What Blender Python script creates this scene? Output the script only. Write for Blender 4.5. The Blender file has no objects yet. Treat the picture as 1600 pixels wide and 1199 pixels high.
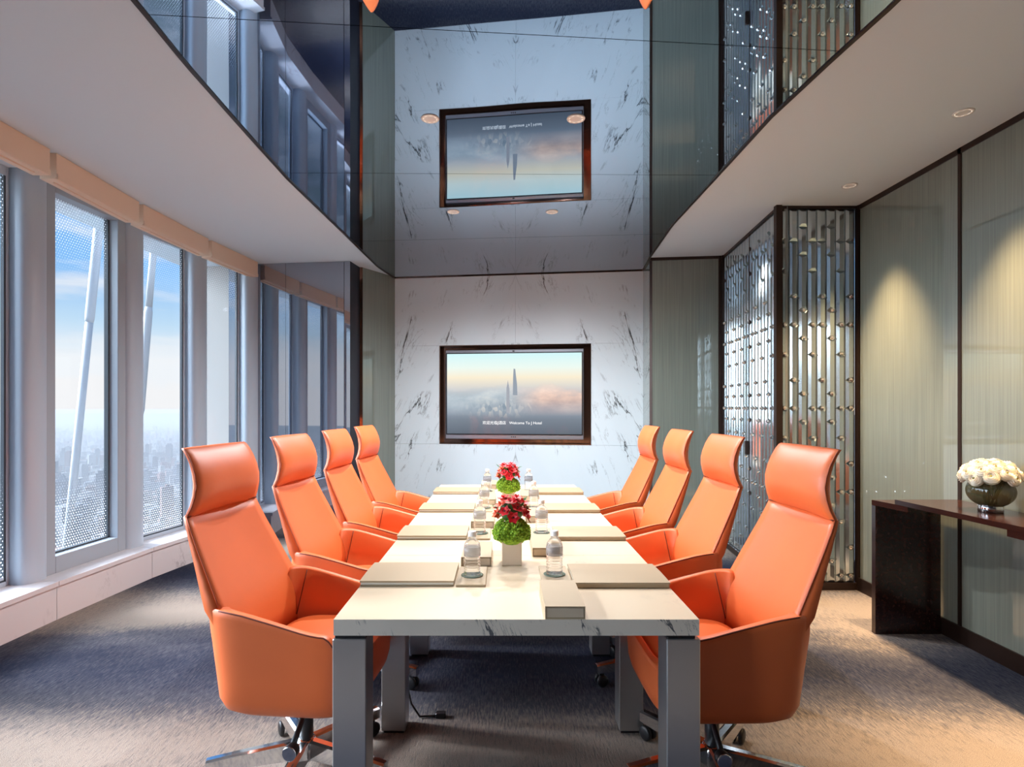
import bpy, math, random
from mathutils import Vector, Matrix
random.seed(7)
PI = math.pi
sc = bpy.context.scene
COL = sc.collection
EYE, CEIL = 1.394, 2.93

# ------------------------------------------------------------------ camera
cd = bpy.data.cameras.new('camera'); cam = bpy.data.objects.new('camera', cd); COL.objects.link(cam)
cam.location = (0, 0, EYE); cam.rotation_euler = (PI / 2, 0, 0)
cd.sensor_fit = 'HORIZONTAL'; cd.sensor_width = 36.0; cd.lens = 36.0 * 900 / 1600
cd.shift_x = 15 / 1600; cd.shift_y = 37 / 1600; cd.clip_start = 0.05; cd.clip_end = 60000
sc.camera = cam

# ------------------------------------------------------------------ sky
w = bpy.data.worlds.new('sky'); sc.world = w; w.use_nodes = True
nt = w.node_tree; N = nt.nodes; LK = nt.links
for n in list(N): N.remove(n)
out = N.new('ShaderNodeOutputWorld'); bg = N.new('ShaderNodeBackground')
tc = N.new('ShaderNodeTexCoord'); sep = N.new('ShaderNodeSeparateXYZ')
LK.new(tc.outputs['Generated'], sep.inputs[0])
ramp = N.new('ShaderNodeValToRGB')
el = ramp.color_ramp.elements
el[0].position = 0.0; el[0].color = (0.62, 0.70, 0.80, 1)
el[1].position = 1.0; el[1].color = (0.10, 0.30, 0.75, 1)
for p, c in ((0.47, (0.70, 0.78, 0.86)), (0.50, (0.88, 0.92, 0.97)), (0.535, (0.90, 0.94, 0.98)), (0.56, (0.55, 0.76, 0.95)), (0.60, (0.26, 0.54, 0.95)), (0.66, (0.16, 0.43, 0.91)), (0.74, (0.10, 0.34, 0.82))):
    e = el.new(p); e.color = (*c, 1)
mz = N.new('ShaderNodeMath'); mz.operation = 'MULTIPLY_ADD'; mz.inputs[1].default_value = 0.5; mz.inputs[2].default_value = 0.5
LK.new(sep.outputs[2], mz.inputs[0]); LK.new(mz.outputs[0], ramp.inputs[0])
mp = N.new('ShaderNodeMapping'); mp.inputs['Scale'].default_value = (1.6, 1.6, 9.0); mp.inputs['Location'].default_value = (0.3, 0.1, 0.2)
LK.new(tc.outputs['Generated'], mp.inputs[0])
cn = N.new('ShaderNodeTexNoise'); cn.inputs['Scale'].default_value = 2.2; cn.inputs['Detail'].default_value = 7; cn.inputs['Roughness'].default_value = 0.55
LK.new(mp.outputs[0], cn.inputs['Vector'])
cr = N.new('ShaderNodeValToRGB'); cr.color_ramp.elements[0].position = 0.50; cr.color_ramp.elements[1].position = 0.72
LK.new(cn.outputs['Fac'], cr.inputs[0])
mx = N.new('ShaderNodeMix'); mx.data_type = 'RGBA'; mx.inputs[7].default_value = (0.92, 0.93, 0.95, 1)
cf = N.new('ShaderNodeMath'); cf.operation = 'MULTIPLY'; cf.inputs[1].default_value = 0.8
LK.new(cr.outputs[0], cf.inputs[0]); LK.new(cf.outputs[0], mx.inputs[0]); LK.new(ramp.outputs[0], mx.inputs[6])
# cumulus bank low over the horizon
mp2 = N.new('ShaderNodeMapping'); mp2.inputs['Scale'].default_value = (5, 5, 7)
LK.new(tc.outputs['Generated'], mp2.inputs[0])
bn = N.new('ShaderNodeTexNoise'); bn.inputs['Scale'].default_value = 1.6; bn.inputs['Detail'].default_value = 6
LK.new(mp2.outputs[0], bn.inputs['Vector'])
bm1 = N.new('ShaderNodeMath'); bm1.operation = 'MULTIPLY_ADD'; bm1.inputs[1].default_value = 0.11; bm1.inputs[2].default_value = -0.006
LK.new(bn.outputs['Fac'], bm1.inputs[0])
bm2 = N.new('ShaderNodeMath'); bm2.operation = 'SUBTRACT'; LK.new(bm1.outputs[0], bm2.inputs[0]); LK.new(sep.outputs[2], bm2.inputs[1])
bm3 = N.new('ShaderNodeMath'); bm3.operation = 'MULTIPLY'; bm3.inputs[1].default_value = 90; bm3.use_clamp = True; LK.new(bm2.outputs[0], bm3.inputs[0])
mx2 = N.new('ShaderNodeMix'); mx2.data_type = 'RGBA'; mx2.inputs[7].default_value = (0.92, 0.93, 0.95, 1)
LK.new(bm3.outputs[0], mx2.inputs[0]); LK.new(mx.outputs[2], mx2.inputs[6])
bg.inputs['Strength'].default_value = 0.74
LK.new(mx2.outputs[2], bg.inputs['Color']); LK.new(bg.outputs[0], out.inputs['Surface'])

# ------------------------------------------------------------------ sun behind thin cloud, on the window side
sd = bpy.data.lights.new('sun', 'SUN'); sun = bpy.data.objects.new('sun', sd); COL.objects.link(sun)
sd.energy = 6.0; sd.angle = math.radians(14); sd.color = (0.97, 0.96, 1.0)
sun.rotation_euler = Vector((1.0, -0.14, -0.62)).to_track_quat('-Z', 'Y').to_euler()

# added broad fill sun, brightening the room from the window side
gd = bpy.data.lights.new('room_fill_sun', 'SUN'); fill_sun = bpy.data.objects.new('room_fill_sun', gd); COL.objects.link(fill_sun)
gd.energy = 12.0; gd.angle = math.radians(76); gd.color = (0.72, 0.86, 1.0)
fill_sun.rotation_euler = Vector((1.0, -0.02, -0.40)).to_track_quat('-Z', 'Y').to_euler()

vs = sc.view_settings
vs.view_transform = 'Standard'; vs.look = 'None'; vs.gamma = 1; vs.use_curve_mapping = False; vs.exposure = 0.45

# ------------------------------------------------------------------ material helpers
def mat(name, color=(0.5, 0.5, 0.5), rough=0.5, metal=0.0, spec=0.5, **kw):
    m = bpy.data.materials.new(name); m.use_nodes = True
    b = m.node_tree.nodes['Principled BSDF']
    b.inputs['Base Color'].default_value = (*color, 1); b.inputs['Roughness'].default_value = rough
    b.inputs['Metallic'].default_value = metal; b.inputs['Specular IOR Level'].default_value = spec
    for k, v in kw.items():
        b.inputs[k.replace('_', ' ')].default_value = v
    return m
def nd(m, t, **kw):
    n = m.node_tree.nodes.new(t)
    for k, v in kw.items():
        if k in n.inputs.keys(): n.inputs[k].default_value = v
        else: setattr(n, k, v)
    return n
def lk(m, a, b): m.node_tree.links.new(a, b)
def bsdf(m): return m.node_tree.nodes['Principled BSDF']
def coord(m, scale=(1, 1, 1), kind='Object', loc=(0, 0, 0), rot=(0, 0, 0)):
    t = nd(m, 'ShaderNodeTexCoord'); p = nd(m, 'ShaderNodeMapping')
    p.inputs['Scale'].default_value = scale; p.inputs['Location'].default_value = loc; p.inputs['Rotation'].default_value = rot
    lk(m, t.outputs[kind], p.inputs[0]); return p.outputs[0]
def noise(m, vec, scale, detail=4, rough=0.5, dist=0.0):
    n = nd(m, 'ShaderNodeTexNoise'); n.inputs['Scale'].default_value = scale; n.inputs['Detail'].default_value = detail
    n.inputs['Roughness'].default_value = rough; n.inputs['Distortion'].default_value = dist
    lk(m, vec, n.inputs['Vector']); return n.outputs['Fac']
def rampn(m, fac, stops):
    r = nd(m, 'ShaderNodeValToRGB'); e = r.color_ramp.elements
    while len(e) < len(stops): e.new(0.5)
    for k, (p, c) in enumerate(stops):
        e[k].position = p; e[k].color = (*c, 1) if len(c) == 3 else c
    lk(m, fac, r.inputs[0]); return r.outputs[0]
def math_(m, op, a, b=None, clamp=False):
    n = nd(m, 'ShaderNodeMath'); n.operation = op; n.use_clamp = clamp
    for k, v in enumerate((a, b)):
        if v is None: continue
        if isinstance(v, (int, float)): n.inputs[k].default_value = v
        else: lk(m, v, n.inputs[k])
    return n.outputs[0]
def mixc(m, fac, a, b, mode='MIX'):
    n = nd(m, 'ShaderNodeMix'); n.data_type = 'RGBA'; n.blend_type = mode
    for k, v in ((0, fac), (6, a), (7, b)):
        if isinstance(v, (int, float)): n.inputs[k].default_value = v
        elif isinstance(v, tuple): n.inputs[k].default_value = (*v, 1)
        else: lk(m, v, n.inputs[k])
    return n.outputs[2]
def bump(m, h, strength=0.2, dist=0.01):
    b = nd(m, 'ShaderNodeBump'); b.inputs['Strength'].default_value = strength; b.inputs['Distance'].default_value = dist
    lk(m, h, b.inputs['Height']); lk(m, b.outputs[0], bsdf(m).inputs['Normal'])

# ------------------------------------------------------------------ mesh helper
class MB:
    def __init__(s): s.v = []; s.f = []; s.m = []; s.sm = []
    def add(s, vs, fs, mi=0, smooth=False, M=None):
        o = len(s.v)
        s.v += [tuple(M @ Vector(p)) if M else tuple(p) for p in vs]
        for f in fs:
            s.f.append(tuple(i + o for i in f)); s.m.append(mi); s.sm.append(smooth)
        return s
    def box(s, x0, x1, y0, y1, z0, z1, mi=0, M=None, bev=0.0):
        if bev <= 0:
            vs = [(x, y, z) for z in (z0, z1) for y in (y0, y1) for x in (x0, x1)]
            fs = [(0, 2, 3, 1), (4, 5, 7, 6), (0, 1, 5, 4), (2, 6, 7, 3), (0, 4, 6, 2), (1, 3, 7, 5)]
            return s.add(vs, fs, mi, False, M)
        b = bev
        def ring(z, d):
            X0, X1, Y0, Y1 = x0 + d, x1 - d, y0 + d, y1 - d
            return [(X0 + b, Y0, z), (X1 - b, Y0, z), (X1, Y0 + b, z), (X1, Y1 - b, z), (X1 - b, Y1, z), (X0 + b, Y1, z), (X0, Y1 - b, z), (X0, Y0 + b, z)]
        vs = ring(z0, b * .6) + ring(z0 + b, 0) + ring(z1 - b, 0) + ring(z1, b * .6)
        fs = [tuple(range(7, -1, -1)), tuple(range(24, 32))]
        for r in range(3):
            for i in range(8):
                j = (i + 1) % 8; fs.append((r * 8 + i, r * 8 + j, r * 8 + 8 + j, r * 8 + 8 + i))
        return s.add(vs, fs, mi, False, M)
    def loft(s, loops, closed=True, cap0=False, cap1=False, mi=0, smooth=True, M=None):
        n = len(loops[0]); vs = [p for l in loops for p in l]; fs = []
        for r in range(len(loops) - 1):
            for i in range(n if closed else n - 1):
                j = (i + 1) % n
                fs.append((r * n + i, r * n + j, r * n + n + j, r * n + n + i))
        if cap0: fs.append(tuple(range(n - 1, -1, -1)))
        if cap1: fs.append(tuple((len(loops) - 1) * n + i for i in range(n)))
        return s.add(vs, fs, mi, smooth, M)
    def lathe(s, prof, n=24, mi=0, smooth=True, M=None, cx=0, cy=0):
        loops = [[(cx + r * math.cos(2 * PI * k / n), cy + r * math.sin(2 * PI * k / n), z) for k in range(n)] for r, z in prof]
        return s.loft(loops, True, prof[0][0] > 1e-6, prof[-1][0] > 1e-6, mi, smooth, M)
    def tube(s, pts, r, n=8, mi=0, M=None, caps=True):
        pts = [Vector(p) for p in pts]; loops = []; up = Vector((0, 0, 1))
        for i, p in enumerate(pts):
            t = (pts[min(i + 1, len(pts) - 1)] - pts[max(i - 1, 0)]).normalized()
            a = t.cross(up)
            if a.length < 1e-3: a = t.cross(Vector((0, 1, 0)))
            a.normalize(); b = t.cross(a)
            rr = r[i] if isinstance(r, (list, tuple)) else r
            loops.append([tuple(p + rr * (math.cos(2 * PI * k / n) * a + math.sin(2 * PI * k / n) * b)) for k in range(n)])
        return s.loft(loops, True, caps, caps, mi, True, M)
    def ball(s, c, r, nu=10, nv=6, mi=0, M=None, jitter=0):
        if not isinstance(r, tuple): r = (r, r, r)
        loops = []
        for j in range(nv + 1):
            th = PI * j / nv; rho = max(math.sin(th), 1e-4)
            loops.append([(c[0] + r[0] * rho * math.cos(2 * PI * k / nu), c[1] + r[1] * rho * math.sin(2 * PI * k / nu), c[2] - r[2] * math.cos(th)) for k in range(nu)])
        return s.loft(loops, True, False, False, mi, True, M)
    def prism(s, poly, z0, z1, mi=0, M=None):
        n = len(poly)
        a = sum(poly[i][0] * poly[(i + 1) % n][1] - poly[(i + 1) % n][0] * poly[i][1] for i in range(n))
        if a < 0: poly = poly[::-1]
        vs = [(x, y, z0) for x, y in poly] + [(x, y, z1) for x, y in poly]
        fs = [tuple(range(n - 1, -1, -1)), tuple(range(n, 2 * n))] + [(i, (i + 1) % n, n + (i + 1) % n, n + i) for i in range(n)]
        return s.add(vs, fs, mi, False, M)
    def build(s, name, mats, parent=None, loc=None, **props):
        me = bpy.data.meshes.new(name); me.from_pydata(s.v, [], s.f)
        for m in (mats if isinstance(mats, (list, tuple)) else [mats]): me.materials.append(m)
        me.polygons.foreach_set('material_index', s.m); me.polygons.foreach_set('use_smooth', s.sm); me.update()
        return link(name, me, parent, loc, **props)
def link(name, me, parent=None, loc=None, rz=0, **props):
    o = bpy.data.objects.new(name, me); COL.objects.link(o)
    if parent is not None: o.parent = parent
    if loc is not None: o.location = loc
    if rz: o.rotation_euler = (0, 0, rz)
    for k, v in props.items(): o[k] = v
    return o
def thing(name, label, cat, loc=(0, 0, 0), rz=0, group=None):
    o = link(name, None, None, loc, rz); o.empty_display_size = 0.1
    o['label'] = label; o['category'] = cat
    if group: o['group'] = group
    return o
def struct(name, loc=(0, 0, 0), rz=0, label=None):
    o = link(name, None, None, loc, rz); o['kind'] = 'structure'
    if label: o['label'] = label
    return o
def dup(root, loc, rz, label, sx=1):
    r = root.copy(); COL.objects.link(r); r.location = loc; r.rotation_euler = (0, 0, rz); r.scale = (1, sx, 1); r['label'] = label
    for ch in list(root.children):
        c = ch.copy(); COL.objects.link(c); c.parent = r
        for g in list(ch.children):
            d = g.copy(); COL.objects.link(d); d.parent = c
    return r

# ------------------------------------------------------------------ materials
M_white = mat('ceiling_paint', (0.66, 0.735, 0.785), 0.9)
M_plaster = mat('beige_plaster', (0.5, 0.47, 0.43), 0.8)
M_bronze = mat('dark_bronze', (0.045, 0.026, 0.02), 0.35, 0.6)
M_bronze_gloss = mat('bronze_mirror', (0.22, 0.115, 0.08), 0.08, 0.9)
M_alu = mat('satin_aluminium_paint', (0.46, 0.54, 0.62), 0.38, 0.0)
M_alu_d = mat('grey_window_frame', (0.36, 0.41, 0.46), 0.4, 0.0)
M_gasket = mat('rubber_gasket', (0.05, 0.065, 0.08), 0.6)
M_black = mat('black_plastic', (0.012, 0.012, 0.014), 0.4)
M_chrome = mat('polished_chrome', (0.75, 0.75, 0.76), 0.08, 1.0)
M_brushed = mat('brushed_steel', (0.52, 0.51, 0.51), 0.33, 0.9)
M_blind = mat('blind_fabric', (0.82, 0.62, 0.47), 0.8)

def leather(name, c):
    m = mat(name, c, 0.45, 0.0, 0.6)
    v = coord(m); n = noise(m, v, 260, 2)
    bump(m, n, 0.06, 0.002)
    big = noise(m, v, 5, 2)
    lk(m, mixc(m, 1.0, c, rampn(m, big, [(0.3, (0.94, 0.93, 0.93)), (0.7, (1, 1, 1))]), 'MULTIPLY'), bsdf(m).inputs['Base Color'])
    return m
M_lea = leather('orange_leather', (0.80, 0.160, 0.039))
M_lea_d = leather('orange_leather_piping', (0.50, 0.085, 0.02))
M_stitch = mat('dark_stitching', (0.16, 0.03, 0.012), 0.7)

# bookmatched wall marble
def marble(name, base, vein, mirror=0.0, sc_=1.0, amount=1.0, rough=0.12):
    m = mat(name, base, rough, 0.0, 0.55)
    t = nd(m, 'ShaderNodeTexCoord'); s_ = nd(m, 'ShaderNodeSeparateXYZ'); lk(m, t.outputs['Object'], s_.inputs[0])
    ax = math_(m, 'ABSOLUTE', math_(m, 'SUBTRACT', s_.outputs[0], mirror)) if mirror else s_.outputs[0]
    # veins lean outward going down: shear x by z
    sx = math_(m, 'ADD', ax, math_(m, 'MULTIPLY', s_.outputs[2], 0.38))
    cb = nd(m, 'ShaderNodeCombineXYZ'); lk(m, sx, cb.inputs[0]); lk(m, s_.outputs[1], cb.inputs[1]); lk(m, math_(m, 'MULTIPLY', s_.outputs[2], 0.22), cb.inputs[2])
    v = cb.outputs[0]
    n1 = noise(m, v, 2.3 * sc_, 7, 0.62, 0.5)
    r1 = math_(m, 'ABSOLUTE', math_(m, 'SUBTRACT', n1, 0.5))
    line = rampn(m, r1, [(0.0, (1, 1, 1)), (0.014, (0, 0, 0))])
    cb2 = nd(m, 'ShaderNodeCombineXYZ'); lk(m, sx, cb2.inputs[0]); lk(m, s_.outputs[1], cb2.inputs[1]); lk(m, s_.outputs[2], cb2.inputs[2])
    mask = rampn(m, noise(m, cb2.outputs[0], 2.6 * sc_, 3, 0.6), [(0.50, (0, 0, 0)), (0.62, (1, 1, 1))])
    n2 = noise(m, v, 6.5 * sc_, 8, 0.65, 0.8)
    l2 = rampn(m, math_(m, 'ABSOLUTE', math_(m, 'SUBTRACT', n2, 0.5)), [(0.0, (0.45, 0.45, 0.45)), (0.012, (0, 0, 0))])
    f = math_(m, 'MULTIPLY', math_(m, 'ADD', math_(m, 'MULTIPLY', line, mask), math_(m, 'MULTIPLY', l2, mask)), amount, True)
    cloud = rampn(m, noise(m, v, 1.2 * sc_, 4), [(0.35, tuple(c * 0.93 for c in base)), (0.65, base)])
    lk(m, mixc(m, f, cloud, vein), bsdf(m).inputs['Base Color'])
    return m
M_marble = marble('white_marble_wall', (0.77, 0.865, 0.91), (0.05, 0.065, 0.07), mirror=1.43, amount=1.3, rough=0.38)
M_marble_sill = marble('sill_marble', (0.74, 0.70, 0.70), (0.42, 0.38, 0.38), sc_=0.6, amount=0.7, rough=0.2)
M_table = marble('cream_marble_top', (0.70, 0.575, 0.42), (0.42, 0.34, 0.28), sc_=1.3, amount=0.45, rough=0.3)
M_table_edge = marble('table_edge_marble', (0.74, 0.66, 0.57), (0.09, 0.09, 0.1), sc_=3.0, amount=2.0, rough=0.3)

# mirror ceiling: tinted, very slightly wavy glass
M_mirror = mat('tinted_mirror_glass', (0.40, 0.48, 0.58), 0.012, 1.0)
bump(M_mirror, noise(M_mirror, coord(M_mirror), 1.3, 1), 0.05, 0.02)

# carpet: loop pile with streaks along the room and cloudy dark bands
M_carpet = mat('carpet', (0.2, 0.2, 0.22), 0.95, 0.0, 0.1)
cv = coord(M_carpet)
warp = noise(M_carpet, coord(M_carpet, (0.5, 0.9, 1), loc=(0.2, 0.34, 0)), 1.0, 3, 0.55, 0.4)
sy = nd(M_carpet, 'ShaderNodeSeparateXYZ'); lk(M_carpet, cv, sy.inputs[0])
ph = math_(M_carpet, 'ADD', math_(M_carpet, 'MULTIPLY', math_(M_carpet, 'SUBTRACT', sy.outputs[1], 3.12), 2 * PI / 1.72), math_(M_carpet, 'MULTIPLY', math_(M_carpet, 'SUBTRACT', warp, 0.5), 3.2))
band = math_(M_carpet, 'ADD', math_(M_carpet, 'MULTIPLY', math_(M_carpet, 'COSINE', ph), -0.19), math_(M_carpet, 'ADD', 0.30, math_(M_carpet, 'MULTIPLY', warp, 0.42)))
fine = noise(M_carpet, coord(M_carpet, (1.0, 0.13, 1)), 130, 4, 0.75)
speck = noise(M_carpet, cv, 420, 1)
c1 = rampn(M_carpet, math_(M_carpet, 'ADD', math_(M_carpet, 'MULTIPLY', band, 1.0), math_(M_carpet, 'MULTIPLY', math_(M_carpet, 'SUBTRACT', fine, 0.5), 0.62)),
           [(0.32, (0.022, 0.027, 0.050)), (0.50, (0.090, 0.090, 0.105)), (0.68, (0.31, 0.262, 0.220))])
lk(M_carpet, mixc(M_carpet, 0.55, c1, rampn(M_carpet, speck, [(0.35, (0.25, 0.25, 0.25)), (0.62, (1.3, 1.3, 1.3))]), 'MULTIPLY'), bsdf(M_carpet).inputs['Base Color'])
bump(M_carpet, math_(M_carpet, 'ADD', fine, speck), 0.6, 0.006)

# back-painted fabric glass
def fabric_glass(name, c, coat=1.0, sx=(90, 90, 1.2)):
    m = mat(name, c, 0.55, 0.0, 0.3); b = bsdf(m)
    b.inputs['Coat Weight'].default_value = coat; b.inputs['Coat Roughness'].default_value = 0.02; b.inputs['Coat IOR'].default_value = 1.75
    n = noise(m, coord(m, sx), 1.0, 3, 0.6)
    lk(m, mixc(m, 1.0, c, rampn(m, n, [(0.3, (0.82, 0.83, 0.84)), (0.7, (1.1, 1.1, 1.08))]), 'MULTIPLY'), b.inputs['Base Color'])
    return m
M_green = fabric_glass('sage_fabric_glass', (0.20, 0.225, 0.19))
M_navy = fabric_glass('navy_fabric_glass', (0.020, 0.024, 0.055), 1.0, (60, 60, 6))
# the navy panel is half-silvered
m = M_navy; b = bsdf(m); gl = nd(m, 'ShaderNodeBsdfGlossy'); gl.inputs['Color'].default_value = (0.80, 0.84, 0.92, 1); gl.inputs['Roughness'].default_value = 0.015
ms = nd(m, 'ShaderNodeMixShader'); ms.inputs[0].default_value = 0.42
lk(m, b.outputs[0], ms.inputs[1]); lk(m, gl.outputs[0], ms.inputs[2]); lk(m, ms.outputs[0], m.node_tree.nodes['Material Output'].inputs['Surface'])
M_navy_d = mat('navy_silk', (0.010, 0.012, 0.024), 0.5)

# crystal bars: silvered bevelled glass
M_crystal = mat('silvered_crystal', (0.52, 0.59, 0.62), 0.09, 0.85)
M_bead = mat('crystal_bead', (0.82, 0.81, 0.76), 0.06, 0.85)
M_backing = mat('screen_backing', (0.20, 0.22, 0.22), 0.3)

def thin_glass(name, tint=(1, 1, 1), dots=False):
    m = bpy.data.materials.new(name); m.use_nodes = True
    nt = m.node_tree; nt.nodes.remove(nt.nodes['Principled BSDF'])
    o = nt.nodes['Material Output']
    tr = nd(m, 'ShaderNodeBsdfTransparent'); tr.inputs[0].default_value = (*tint, 1)
    gs = nd(m, 'ShaderNodeBsdfGlossy'); gs.inputs['Roughness'].default_value = 0.01
    fw_ = nd(m, 'ShaderNodeLayerWeight'); fw_.inputs[0].default_value = 0.5
    fr = math_(m, 'ADD', math_(m, 'MULTIPLY', math_(m, 'POWER', fw_.outputs['Facing'], 5.0), 0.4), 0.012)
    mix = nd(m, 'ShaderNodeMixShader'); lk(m, fr, mix.inputs[0]); lk(m, tr.outputs[0], mix.inputs[1]); lk(m, gs.outputs[0], mix.inputs[2])
    res = mix.outputs[0]
    if dots:
        t = nd(m, 'ShaderNodeTexCoord'); s_ = nd(m, 'ShaderNodeSeparateXYZ'); lk(m, t.outputs['Object'], s_.inputs[0])
        P = 0.022
        row = math_(m, 'FLOOR', math_(m, 'DIVIDE', s_.outputs[2], P * 0.866))
        off = math_(m, 'MULTIPLY', math_(m, 'MODULO', row, 2.0), 0.5)
        gx = math_(m, 'SUBTRACT', math_(m, 'FRACT', math_(m, 'ADD', math_(m, 'DIVIDE', s_.outputs[0], P), off)), 0.5)
        gz = math_(m, 'MULTIPLY', math_(m, 'SUBTRACT', math_(m, 'FRACT', math_(m, 'DIVIDE', s_.outputs[2], P * 0.866)), 0.5), 0.866)
        d = math_(m, 'SQRT', math_(m, 'ADD', math_(m, 'MULTIPLY', gx, gx), math_(m, 'MULTIPLY', gz, gz)))
        # radius fades from the sill up to about 1.0 m, and again from 2.35 m to the head
        lo = nd(m, 'ShaderNodeMapRange'); lo.inputs[1].default_value = 0.25; lo.inputs[2].default_value = 1.05; lo.inputs[3].default_value = 0.25; lo.inputs[4].default_value = 0.0; lk(m, s_.outputs[2], lo.inputs[0])
        hi = nd(m, 'ShaderNodeMapRange'); hi.inputs[1].default_value = 2.25; hi.inputs[2].default_value = 2.95; hi.inputs[3].default_value = 0.0; hi.inputs[4].default_value = 0.22; lk(m, s_.outputs[2], hi.inputs[0])
        rr = math_(m, 'MAXIMUM', lo.outputs[0], hi.outputs[0])
        fac = math_(m, 'GREATER_THAN', rr, d)
        df = nd(m, 'ShaderNodeBsdfDiffuse'); df.inputs[0].default_value = (0.85, 0.87, 0.9, 1)
        tl = nd(m, 'ShaderNodeBsdfTranslucent'); tl.inputs[0].default_value = (0.85, 0.88, 0.92, 1)
        dm = nd(m, 'ShaderNodeMixShader'); dm.inputs[0].default_value = 0.6; lk(m, df.outputs[0], dm.inputs[1]); lk(m, tl.outputs[0], dm.inputs[2])
        m2 = nd(m, 'ShaderNodeMixShader'); lk(m, fac, m2.inputs[0]); lk(m, res, m2.inputs[1]); lk(m, dm.outputs[0], m2.inputs[2]); res = m2.outputs[0]
    lk(m, res, o.inputs['Surface']); return m
M_glass = thin_glass('window_glass'); M_frit = thin_glass('fritted_window_glass', dots=True)

# ------------------------------------------------------------------ floor
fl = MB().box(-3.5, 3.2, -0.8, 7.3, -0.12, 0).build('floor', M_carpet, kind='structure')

# ------------------------------------------------------------------ ceiling with mirror panels
ceil = struct('ceiling')
MB().box(-3.5, 3.2, -0.8, 7.3, CEIL, CEIL + 0.15).build('plasterboard', M_white, ceil)
LE = [(-1.24, -0.59), (-1.25, 0.0), (-1.33, 1.2), (-1.383, 2.242), (-1.404, 2.562), (-1.418, 3.127), (-1.431, 3.844), (-1.389, 4.991), (-1.352, 6.239), (-1.275, 6.78)]
RE = [(1.50, -0.59), (1.50, 0.0), (1.50, 1.2), (1.479, 2.171), (1.446, 2.501), (1.409, 3.027), (1.415, 3.80), (1.420, 4.824), (1.50, 5.868), (1.563, 6.405)]
def ex(E, y):
    for (xa, ya), (xb, yb) in zip(E, E[1:]):
        if y <= yb: return xa + (xb - xa) * (y - ya) / (yb - ya)
    return E[-1][0]
seams = [(-0.59, 0.0), (0.90, 0.03), (2.347, 0.081), (3.763, 0.014), (5.18, -0.08), (6.608, -0.133)]
for (a0, b0), (a1, b1) in zip(seams, seams[1:]):
    yl0, yr0, yl1, yr1 = a0 + b0 * -1.4, a0 + b0 * 1.45, a1 + b1 * -1.4, a1 + b1 * 1.45
    K = 14; poly = []
    for k in range(K + 1):
        y = yl0 + 0.002 + (yl1 - yl0 - 0.004) * k / K; poly.append((ex(LE, y), y))
    for k in range(K, -1, -1):
        y = yr0 + 0.002 + (yr1 - yr0 - 0.004) * k / K; poly.append((ex(RE, y), y))
    zt = random.uniform(-0.0006, 0.0006)
    MB().prism(poly, CEIL - 0.012, CEIL + 0.002).build('mirror_panel', M_mirror, ceil)
for E, sgn in ((LE, 1), (RE, -1)):
    o = MB(); loops = []
    for (x, y) in [(ex(E, y), y) for y in [E[0][1] + (E[-1][1] - E[0][1]) * k / 60 for k in range(61)]]:
        loops.append([(x - 0.009, y, CEIL - 0.018), (x + 0.009, y, CEIL - 0.018), (x + 0.009, y, CEIL + 0.002), (x - 0.009, y, CEIL + 0.002)])
    o.loft(loops, True, True, True, 0, False).build('mirror_edge_trim', M_bronze, ceil)

# ------------------------------------------------------------------ back wall: bookmatched marble slabs round the display niche
A = Vector((-1.268, 6.79)); B = Vector((1.568, 6.413)); d = (B - A); LB = d.length; ang = math.atan2(d.y, d.x)
wb = struct('wall_back', (A.x, A.y, 0), ang)          # local x along the wall, local -y into the room
MB().box(-0.1, LB + 0.1, 0.16, 0.26, 0, CEIL).build('wall_core', M_plaster, wb)
NX0, NX1, NZ0, NZ1 = 0.537, 2.287, 0.955, 2.115       # niche opening
S1, S2 = 0.965, 2.112
slabs = [(0, LB / 2, S2, CEIL), (LB / 2, LB, S2, CEIL), (0, NX0, S1, S2), (NX1, LB, S1, S2), (0, LB / 2, 0, S1), (LB / 2, LB, 0, S1)]
for x0, x1, z0, z1 in slabs:
    MB().box(x0 + 0.0008, x1 - 0.0008, 0, 0.15, z0 + 0.001, z1 - 0.001).build('marble_slab', M_marble, wb)
MB().box(0.0, LB, -0.012, 0.02, CEIL - 0.022, CEIL - 0.001).build('ceiling_bead', M_bronze_gloss, wb)

# display in its bronze niche
tv = thing('wall_display', 'large wall screen showing a city above clouds, in a bronze niche', 'screen', (A.x, A.y, 0), ang)
o = MB()
o.box(NX0 + .002, NX1 - .002, 0.09, 0.10, NZ0 + .012, NZ1 - .004)
o.box(NX0 + .002, NX0 + 0.012, -0.004, 0.09, NZ0 + .012, NZ1 - .004); o.box(NX1 - 0.012, NX1 - .002, -0.004, 0.09, NZ0 + .012, NZ1 - .004)
o.box(NX0 + .012, NX1 - 0.012, -0.004, 0.09, NZ0 + .012, NZ0 + 0.022); o.box(NX0 + .012, NX1 - 0.012, -0.004, 0.09, NZ1 - 0.014, NZ1 - .004)
o.build('niche_frame', M_bronze_gloss, tv)
TX0, TX1, TZ0, TZ1 = 0.605, 2.205, 1.025, 2.058
SX0, SX1, SZ0, SZ1 = TX0 + 0.022, TX1 - 0.022, TZ0 + 0.062, TZ1 - 0.045
M_bezel = mat('silver_bezel', (0.42, 0.44, 0.50), 0.3, 0.7)
o = MB(); o.box(TX0, TX1, 0.02, 0.088, TZ0, TZ1, bev=0.006); o.build('display_body', M_bezel, tv)
o = MB(); o.box(SX0 - .012, SX1 + .012, 0.012, 0.024, SZ0 - .012, SZ1 + .012); o.build('screen_surround', M_black, tv)
M_scr = bpy.data.materials.new('screen_picture'); M_scr.use_nodes = True
m = M_scr; b = bsdf(m); b.inputs['Base Color'].default_value = (0.01, 0.01, 0.01, 1); b.inputs['Roughness'].default_value = 0.08
W, H = SX1 - SX0, SZ1 - SZ0
vec = coord(m, (1 / W, 1, 1 / H), loc=(-SX0 / W, 0, -SZ0 / H))
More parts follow.
